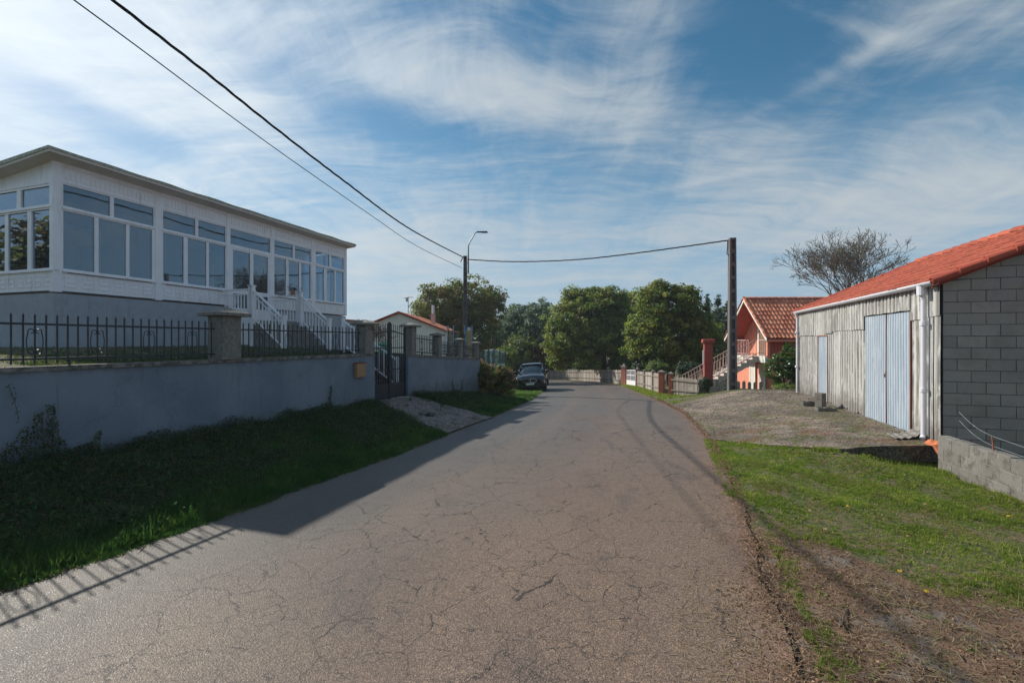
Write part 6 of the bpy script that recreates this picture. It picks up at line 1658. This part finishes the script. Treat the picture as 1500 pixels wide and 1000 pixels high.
    C = np.stack([X, Y, Z], 1); V = np.stack([C-d-q, C-d+q, C+d+q, C+d-q], 1)
    o = quads('dead_grass_litter', V, rng.uniform(0, 1, Nn), M['straw']); tag(o, kind='stuff')
    # crumbs of soil and small stones in the bare corner
    n = 7000; Y = rng.uniform(2.2, 5.0, n); X = ERn(Y)+rng.uniform(-.1, 1, n)*(6.5-ERn(Y)); k = (Y < 3.8+1.55*np.exp(-((X-2.95)/.62)**2)+.4*vnoise(X, Y, .5, 6)); X, Y = X[k], Y[k]; C = np.stack([X, Y, Hn(X, Y)+.004], 1)
    P_ = np.repeat(C, 3, 0)+rng.normal(size=(len(X)*3, 3))*.004
    o = quads('soil_crumbs', leaves_at(P_, .016, aspect=.9), rng.uniform(0, 1, len(P_)), M['litter']); tag(o, kind='stuff')
    # weeds along the shed footing, slab lip and low wall
    n = 9000; s_ = rng.uniform(0, 6.5, n); X = 7.20-.2785*s_-rng.exponential(.07, n); Y = 7.72-.96*s_; k = vnoise(X, Y, .35, 8) > .5; X, Y = X[k], Y[k]
    n2_ = 5000; X2 = rng.uniform(4.6, 7.5, n2_); Y2 = 8.10+np.maximum(0, 5.9-X2)*1.15-rng.exponential(.06, n2_); k = vnoise(X2, Y2, .25, 4) > .45; X = np.r_[X, X2[k]]; Y = np.r_[Y, Y2[k]]
    blades('edge_grass', X, Y, Hn(X, Y), rng.uniform(.03, .11, len(X)), rng.uniform(.004, .008, len(X)), M['grass'], .8)
lawn()
def pad_weeds():
    n = 26000; Y = rng.uniform(8.4, 17.5, n); X = ERn(Y)+rng.uniform(0, 1, n)*(8.6+.3*(Y-8)-ERn(Y))
    k = (vnoise(X, Y, .6, 12)*.6+vnoise(X, Y, .2, 13)*.4 > .50+.028*(Y-9)) & (Y > 8.2+np.maximum(0, 5.9-X)*1.15); X, Y = X[k], Y[k]
    Z = np.array([padz(a, b) for a, b in zip(X, Y)])+.012
    blades('yard_weeds', X, Y, Z, rng.uniform(.015, .05, len(X)), rng.uniform(.005, .012, len(X)), M['grass'], .95, rng.uniform(0, .8, len(X)))
    # verge in front of the plank fences
    n = 30000; Y = rng.uniform(17.5, 38, n); u = rng.uniform(0, 1, n); xr = ERn(Y); fx = np.interp(Y, [18, 21.9, 24.4, 34, 39], [9.4, 8.9, 8.05, 9.35, 9.5]); fx = np.where(Y > 24, np.interp(Y, [24.4, 28.5, 34, 39], [8.05, 8.85, 9.35, 9.5]), fx)
    X = xr-.05+u*(fx-xr); k = (vnoise(X, Y, .5, 17) > .28+.5*(Y < 20.5)); X, Y = X[k], Y[k]
    blades('verge_grass', X, Y, Hn(X, Y), rng.uniform(.04, .12, len(X)), rng.uniform(.012, .03, len(X)), M['grass'], .8)
pad_weeds()
def left_verge():
    N = 15500; v = rng.uniform(0, 1, N); Y = 3.0+(20.5-3.0)*v**1.4; e = ELn(Y); wx = -8.39+.374*Y; u = rng.uniform(0, 1, N)**1.25; u = np.where(rng.uniform(0, 1, N) < .1, rng.uniform(-.025, .03, N), u); X = e+.01-(e-wx)*u
    gx0, gy0, rx0, ry0 = WX(12.35), 12.35, *px2g(655, 636); gx1, gy1, rx1, ry1 = WX(14.1), 14.1, *px2g(722, 612)
    sd_ = lambda ax, ay, bx_, by: (bx_-ax)*(Y-ay)-(by-ay)*(X-ax)
    inside = (sd_(gx0, gy0, rx0, ry0) > 0) & (sd_(gx1, gy1, rx1, ry1) < 0)
    n1 = vnoise(X, Y, .5, 21); n2 = vnoise(X, Y, .15, 22)
    dens = np.clip(.35+1.3*(n1-.3)+.35*(u < .3), .2, 1)*np.where(inside, .04, 1)
    k = (rng.uniform(0, 1, N) < dens) & (X > wx+.02) & (X/Y > -1.25); X, Y, u, n1, n2 = X[k], Y[k], u[k], n1[k], n2[k]
    nb = 20; idx = np.repeat(np.arange(len(X)), nb); a = rng.uniform(0, 2*pi, len(idx)); r = (.02+.05*rng.uniform(0, 1, len(X)))[idx]*np.sqrt(rng.uniform(0, 1, len(idx)))
    hh = (.05+.17*n1*np.clip(1.2-u, .35, 1)*rng.uniform(.4, 1.3, len(X))+.05*n2)*np.clip(.6+.06*Y, .6, 1)*np.where(u < .03, .45, 1)
    tt = .05+.45*vnoise(X, Y, .4, 23)+.45*rng.uniform(0, 1, len(X))**1.4
    Xb, Yb = X[idx]+np.cos(a)*r, Y[idx]+np.sin(a)*r
    blades('verge_grass', Xb, Yb, Hn(X, Y)[idx], hh[idx]*rng.uniform(.4, 1.1, len(idx)), .0034+.0010*Yb*rng.uniform(.5, 1, len(idx)), M['grassdark'], .95, tt[idx]+rng.uniform(-.12, .15, len(idx)))
    # grit, dead stems and leaf scraps along both road edges
    n = 15000; Yg = 2.3+rng.uniform(0, 1, n)**1.6*20; left = rng.uniform(0, 1, n) < .5
    Xg = np.where(left, ELn(Yg)+rng.normal(size=n)*.07+.03, ERn(Yg)+rng.normal(size=n)*.06-.0); kk = vnoise(Xg, Yg, .4, 41) > .35; Xg, Yg = Xg[kk], Yg[kk]
    C = np.stack([Xg, Yg, np.array([G(q) for q in Yg])+.014+rng.uniform(0, .008, len(Xg))], 1)
    o = quads('edge_litter', leaves_at(C, .014+.0016*Yg[:, None], np.array([0, 0, 1.2]), aspect=.5), rng.uniform(0, 1, len(C)), M['litter']); tag(o, kind='stuff')
    # leafy weeds and ground ivy toward the wall
    n = 26000; Y = 3.0+rng.uniform(0, 1, n)**1.4*16.5; e = ELn(Y); wx = -8.39+.374*Y; u = rng.uniform(.22, 1, n); X = e-(e-wx)*u
    inside = ((rx0-gx0)*(Y-gy0)-(ry0-gy0)*(X-gx0) > 0) & ((rx1-gx1)*(Y-gy1)-(ry1-gy1)*(X-gx1) < 0)
    k = (~inside) & (X > wx) & (X/Y > -1.25) & (vnoise(X, Y, .6, 31)+.35*u > .42); X, Y, u = X[k], Y[k], u[k]
    C = np.stack([X, Y, Hn(X, Y)+rng.uniform(.02, .20, len(X))*vnoise(X, Y, .4, 33)*1.3*np.clip(u+.2, 0, 1)], 1); P_ = np.repeat(C, 9, 0)+rng.normal(size=(len(X)*9, 3))*np.array([.05, .05, .03])
    o = quads('bank_weeds', leaves_at(P_, .034, np.array([0, 0, .8]), aspect=.6), rng.uniform(0, 1, len(P_)), M['weeds']); tag(o, kind='stuff')
left_verge()
def verge_tufts():
    N = 130; Y = 3.2+rng.uniform(0, 1, N)**1.5*14; e = ELn(Y); wx = -8.39+.374*Y; u = np.where(rng.uniform(0, 1, N) < .55, rng.uniform(.0, .12, N), rng.uniform(.1, .95, N)); X = e-(e-wx)*u-.05
    k = ~((Y > 10.4) & (Y < 14.3)); X, Y = X[k], Y[k]; nb = 26; idx = np.repeat(np.arange(len(X)), nb); a = rng.uniform(0, 2*pi, len(idx)); r = .05*rng.uniform(0, 1, len(idx))
    hh = rng.uniform(.10, .28, len(X))[idx]*rng.uniform(.5, 1.1, len(idx)); tt = rng.uniform(.3, 1, len(X))[idx]+rng.uniform(-.2, .3, len(idx))
    blades('tall_grass', X[idx]+np.cos(a)*r, Y[idx]+np.sin(a)*r, Hn(X, Y)[idx], hh, .0035+.0006*Y[idx], M['grassdark'], 1.0, tt-.2)
    # broad leaves: docks and plantains
    N = 420; Y = 3.2+rng.uniform(0, 1, N)**1.4*15; e = ELn(Y); wx = -8.39+.374*Y; u = rng.uniform(.08, 1, N); X = e-(e-wx)*u; k = ~((Y > 11) & (Y < 14.2)); X, Y = X[k], Y[k]
    C = np.stack([X, Y, Hn(X, Y)+rng.uniform(.06, .18, len(X))], 1); P_ = np.repeat(C, 16, 0)+rng.normal(size=(len(X)*16, 3))*np.array([.08, .08, .04])
    o = quads('broad_leaved_weeds', leaves_at(P_, .055, np.array([0, 0, .8]), aspect=.5), rng.uniform(.1, .75, len(P_)), M['grassdark']); tag(o, kind='stuff')
verge_tufts()
def lit_verge():
    n = 42000; Y = rng.uniform(17.5, 33, n); e = ELn(Y); u = rng.uniform(0, 1, n); X = e+.04-u*np.where(Y > 19, 5, 2.2); k = (X > -8.39+.374*Y+.1) | (Y > 19.3); X, Y = X[k], Y[k]
    blades('verge_grass', X, Y, Hn(X, Y), rng.uniform(.05, .17, len(X)), rng.uniform(.012, .03, len(X)), M['grassdark'], .8, rng.uniform(.35, 1, len(X)))
lit_verge()
def climbers():
    """weeds and creepers standing against the wall"""
    specs = [(20, 690, 645, 4), (38, 690, 624, 6), (50, 692, 632, 6), (62, 690, 603, 8), (77, 690, 591, 8), (86, 688, 616, 5), (98, 688, 644, 5), (133, 682, 646, 5), (146, 682, 630, 6), (178, 672, 662, 3), (485, 618, 564, 6), (478, 618, 590, 4), (677, 580, 556, 3), (664, 582, 558, 3), (8, 690, 655, 6), (112, 686, 668, 4), (108, 686, 655, 4)]
    labs = {20: 'short leafy weed at the outer edge of the creeper cluster on the wall', 38: 'creeper stem third tallest in the cluster on the wall', 50: 'creeper stem just beside the second tallest one of the wall cluster',
            62: 'second tallest leafy creeper of the cluster on the garden wall', 77: 'tallest leafy creeper of the cluster on the garden wall', 86: 'creeper stem on the gate side of the tallest creeper',
            98: 'short creeper stem ending the wall cluster toward the gate', 133: 'shorter stem of the separate leafy pair on the wall', 146: 'taller stem of the separate leafy pair on the wall', 178: 'tiny lone weed on the wall beyond the leafy pair',
            485: 'tall dark weed spike against the wall midway to the tan letterbox', 478: 'low weed at the foot of the tall dark weed spike', 677: 'taller weed spike on the wall beyond the gate, beside the hydrangea',
            664: 'weed spike on the wall beyond the gate, nearer the gate of two', 8: 'low weed at the wall where the picture begins', 112: 'very low weed between the creeper cluster and the leafy pair', 108: 'low leafy stem just past the end of the creeper cluster'}
    for i, (px, pb, pt, w_) in enumerate(specs):
        k = (px-750)/FPX; Y = 8.39/(.374-k); Y -= .05; X = k*Y; zb_ = H(X, Y)-.05; zt = (500-pt)/FPX*Y
        c = Vector((X, Y, zb_)); lab = labs.get(px, 'leafy weed stem growing up the foot of the garden wall'); grp = 'weeds climbing the garden wall'
        root = empty('climbing_weed', c, lab, 'weed', grp, 'thing')
        n = 40+int((zt-zb_)*300*w_/8); u = rng.uniform(0, 1, n); wob = np.sin(u*7+px)*.02
        ww = w_/FPX*Y*.42*(1.1-u)
        P_ = np.stack([X+wob+rng.normal(size=n)*ww*.5, Y+rng.uniform(-.10, .02, n), zb_+(zt-zb_)*u], 1)
        quads('foliage', leaves_at(P_, .030, np.array([.3, -.6, .3]), aspect=.7), rng.uniform(0, 1, n), M['weeds'], root)
        mb = MB(); mb.tube([(X, Y, zb_-.05), (X+sin(2+px)*.015, Y, (zb_+zt)/2), (X+sin(7+px)*.02, Y, zt)], .004, 4); mb.build('stem', M['bark'], root)
    # a dry tendril hanging from the wall cap
    k = (18-750)/FPX; Y = 8.39/(.374-k); pts = [at(px, py, Y-.03+.0*py) for px, py in ((8, 548), (13, 565), (20, 585), (26, 605), (27, 618))]
    mb = MB(); mb.tube(pts, .004, 4); root = empty('dry_tendril', pts[0], 'thin dry creeper tendril hanging down the near garden wall', 'creeper', None, 'thing'); mb.build('stem', M['bark'], root)
    P_ = np.array([tuple(p) for p in pts])[rng.integers(0, 4, 60)]+rng.normal(size=(60, 3))*np.array([.02, .01, .06]); quads('foliage', leaves_at(P_, .025, np.array([.3, -.6, .3])), rng.uniform(0, 1, 60), M['weeds'], root)
climbers()
def small_bits():
    # dandelions on the lawn
    for (px, py, lab) in ((1242, 747, 'yellow dandelion farthest up the lawn'), (1318, 836, 'yellow dandelion in the middle of the lawn near the bare soil'), (1357, 865, 'largest yellow dandelion at the edge of the bare soil'), (1477, 753, 'small yellow dandelion near the low block wall')):
        x, y = px2g(px, py); z = H(x, y); root = empty('dandelion', (x, y, z), lab, 'flower', 'dandelions on the lawn', 'thing')
        c = Vector((x, y, z+.045)); P_ = np.array(c)+rnd_dir(40)*np.array([.014, .014, .004]); quads('petals', leaves_at(P_, .014, np.array([0, 0, .6])), rng.uniform(0, 1, 40), M['yellow'], root)
        mb = MB(); mb.tube([(x, y, z-.01), c], .0015, 4); mb.build('stem', M['grass'], root)
    # fallen leaves scattered over lawn, verge and road
    n = 150; C = []
    for i in range(n):
        if i < 70: y = random.uniform(2.6, 8.3); x = ER(y)+random.uniform(-.1, 1)*(7-ER(y)); x = min(x, 7.0-.29*(7.7-y))
        elif i < 110: y = random.uniform(4, 30); x = EL(y)+random.uniform(-.1, .5)
        else: y = random.uniform(8, 34); x = random.uniform(EL(y), ER(y))
        C.append((x, y, max(H(x, y), G(y)+.03)+.012))
    C = np.array(C); o = quads('fallen_leaves', leaves_at(C, .05, np.array([0, 0, 2.5]), aspect=.7), rng.uniform(0, 1, n), M['litter']); tag(o, kind='stuff')
    # twigs lying in the bare corner
    for (a, b, c, r, lab) in (((1228, 905), (1232, 925), (1240, 890), .008, 'short dark forked twig standing in the bare soil'), ((1278, 870), (1300, 895), (1338, 925), .004, 'long pale straw stalk lying across the bare soil'), ((1085, 803), (1096, 812), (1108, 822), .006, 'pale bent twig at the road edge by the lawn'), ((1095, 828), (1104, 838), (1114, 845), .008, 'thicker pale twig at the road edge below the bent one'), ((1392, 948), (1402, 956), (1412, 966), .006, 'straw-coloured stick near the bottom of the bare soil')):
        p = [Vector((*px2g(*q), 0)) for q in (a, b, c)]
        for i, q in enumerate(p): q.z = H(q.x, q.y)+.015+.012*(i == 1)
        mb = MB(); mb.tube([p[0], p[1], p[2]], [r*.7, r, r*.5], 5); o = mb.build('twig', M['bark'] if 'dark' in lab else M['straw'], origin=p[0]); tag(o, lab, 'twig', None, 'thing')
    # stones at the foot of the low wall
    for (px, py, lab) in ((1402, 683, 'whitish stone at the foot of the low block wall'), (1410, 688, 'smaller pale stone beside the whitish stone')):
        x, y = px2g(px, py); z = H(x, y); mb = MB(); V = []
        for i in range(6):
            for j in range(10): th = pi*i/5; ph = 2*pi*j/10; r = .035*(1+.2*sin(j*2.3+i)); V.append((x+r*1.4*sin(th)*cos(ph), y+r*sin(th)*sin(ph), z+.015+r*.7*cos(th)))
        fs = [(i*10+j, (i+1)*10+j, (i+1)*10+(j+1) % 10, i*10+(j+1) % 10) for i in range(5) for j in range(10)]; mb.add(V, fs); o = mb.build('stone', M['block2'], origin=(x, y, z), smooth=True); tag(o, lab, 'stone', None, 'thing')
small_bits()

# trees standing past the frame on both sides, seen mirrored in the gallery windows
for (x, y, hgt, r, lf, lab) in ((-24, 7.6, 7.5, 2.6, 'lf_oak', 'broad tree in the yard left of the glazed house'), (-29, 5.0, 8.5, 3.0, 'lf_chestnut', 'tall tree farther back in the yard left of the glazed house'),
                            (42, 22, 7, 4.5, 'lf_chestnut', 'rounded tree in the field behind the shed'), (50, 33, 9, 5.5, 'lf_oak', 'large field tree beyond the shed'), (46, 14, 6, 4.5, 'lf_bush', 'low field tree behind the shed yard')):
    z = G(y); tree('field_tree', (x, y, z), hgt, [(0, 0, hgt*.62, r, r, hgt*.36), (r*.5, .3, hgt*.45, r*.7, r*.7, hgt*.28), (-r*.5, -.3, hgt*.5, r*.7, r*.7, hgt*.28)], lf, lab, nclump=260, nleaf=40, rc=.8, leaf=.34)

def scrap():
    x, y = px2g(622, 598); y = 11.9; x = (622-750)/FPX*y; z = H(x, y)+.05; mb = MB(); V = []
    for i in range(8):
        for j in range(4): V.append((x-.16+.32*i/7+.03*j, y-.09+.06*j, z+.03*sin(i*1.4+j)+.02*(j % 2)))
    mb.grid(V, 8, 4); o = mb.build('rubber_scrap', M['black'], origin=(x, y, z)); o.modifiers.new('thickness', 'SOLIDIFY').thickness = .02
    tag(o, 'crumpled black rubber scrap lying on the stony path before the gate', 'scrap', None, 'thing')
scrap()

# ------------------------------------------------------------------ air between here and the far trees
def haze():
    mb = MB(); mb.box(ID, -3010, 3010, -310, 4010, -7.0, 16)
    m = D.materials.new('haze_air'); m.use_nodes = True; m.node_tree.nodes.clear(); n = NT(m.node_tree)
    out = n.new('ShaderNodeOutputMaterial'); v = n.new('ShaderNodeVolumePrincipled'); v.inputs['Color'].default_value = (.80, .88, 1, 1); v.inputs['Density'].default_value = .0006; v.inputs['Anisotropy'].default_value = .3
    n.l.new(v.outputs[0], out.inputs['Volume']); o = mb.build('haze', m, origin=(0, 0, 0)); tag(o, kind='stuff')
haze()

def yard_grass():
    N = 9000; a = rng.uniform(3, 19, N); b = rng.exponential(1.3, N)+.15; k = (b < 6) & (a > 6.5) & ~((a > GA0-.15) & (a < GA1+.15) & (b < 2.6)); a, b = a[k], b[k]
    P_ = np.array([WF(p, q, yz(p, q)) for p, q in zip(a, b)]); idx = np.repeat(np.arange(len(a)), 7); P_ = P_[idx]+rng.normal(size=(len(idx), 3))*np.array([.03, .03, 0])
    blades('yard_grass', P_[:, 0], P_[:, 1], P_[:, 2], rng.uniform(.02, .07, len(idx)), rng.uniform(.006, .012, len(idx)), M['weeds'], .9)
yard_grass()

def yard_rubble():
    n = 3200; Y = 8.3+rng.uniform(0, 1, n)**1.3*9; X = ERn(Y)+rng.uniform(0, 1, n)*(8.3+.32*(Y-8)-ERn(Y)); k = (Y > 8.2+np.maximum(0, 5.9-X)*1.15) & (rng.uniform(0, 1, n) < .25+.9*vnoise(X, Y, .7, 51)); X, Y = X[k], Y[k]
    C = np.stack([X, Y, np.array([padz(a, b) for a, b in zip(X, Y)])+.02], 1); P_ = np.repeat(C, 4, 0)+rng.normal(size=(len(X)*4, 3))*.006
    o = quads('yard_rubble', leaves_at(P_, .008+.0010*P_[:, 1:2], aspect=.9), rng.uniform(0, 1, len(P_)), M['rubble']); tag(o, kind='stuff')
M['rubble'] = m_leaf('rubble_stones', ((.10, .085, .07), (.19, .16, .135), (.30, .265, .23)), .0)
yard_rubble()
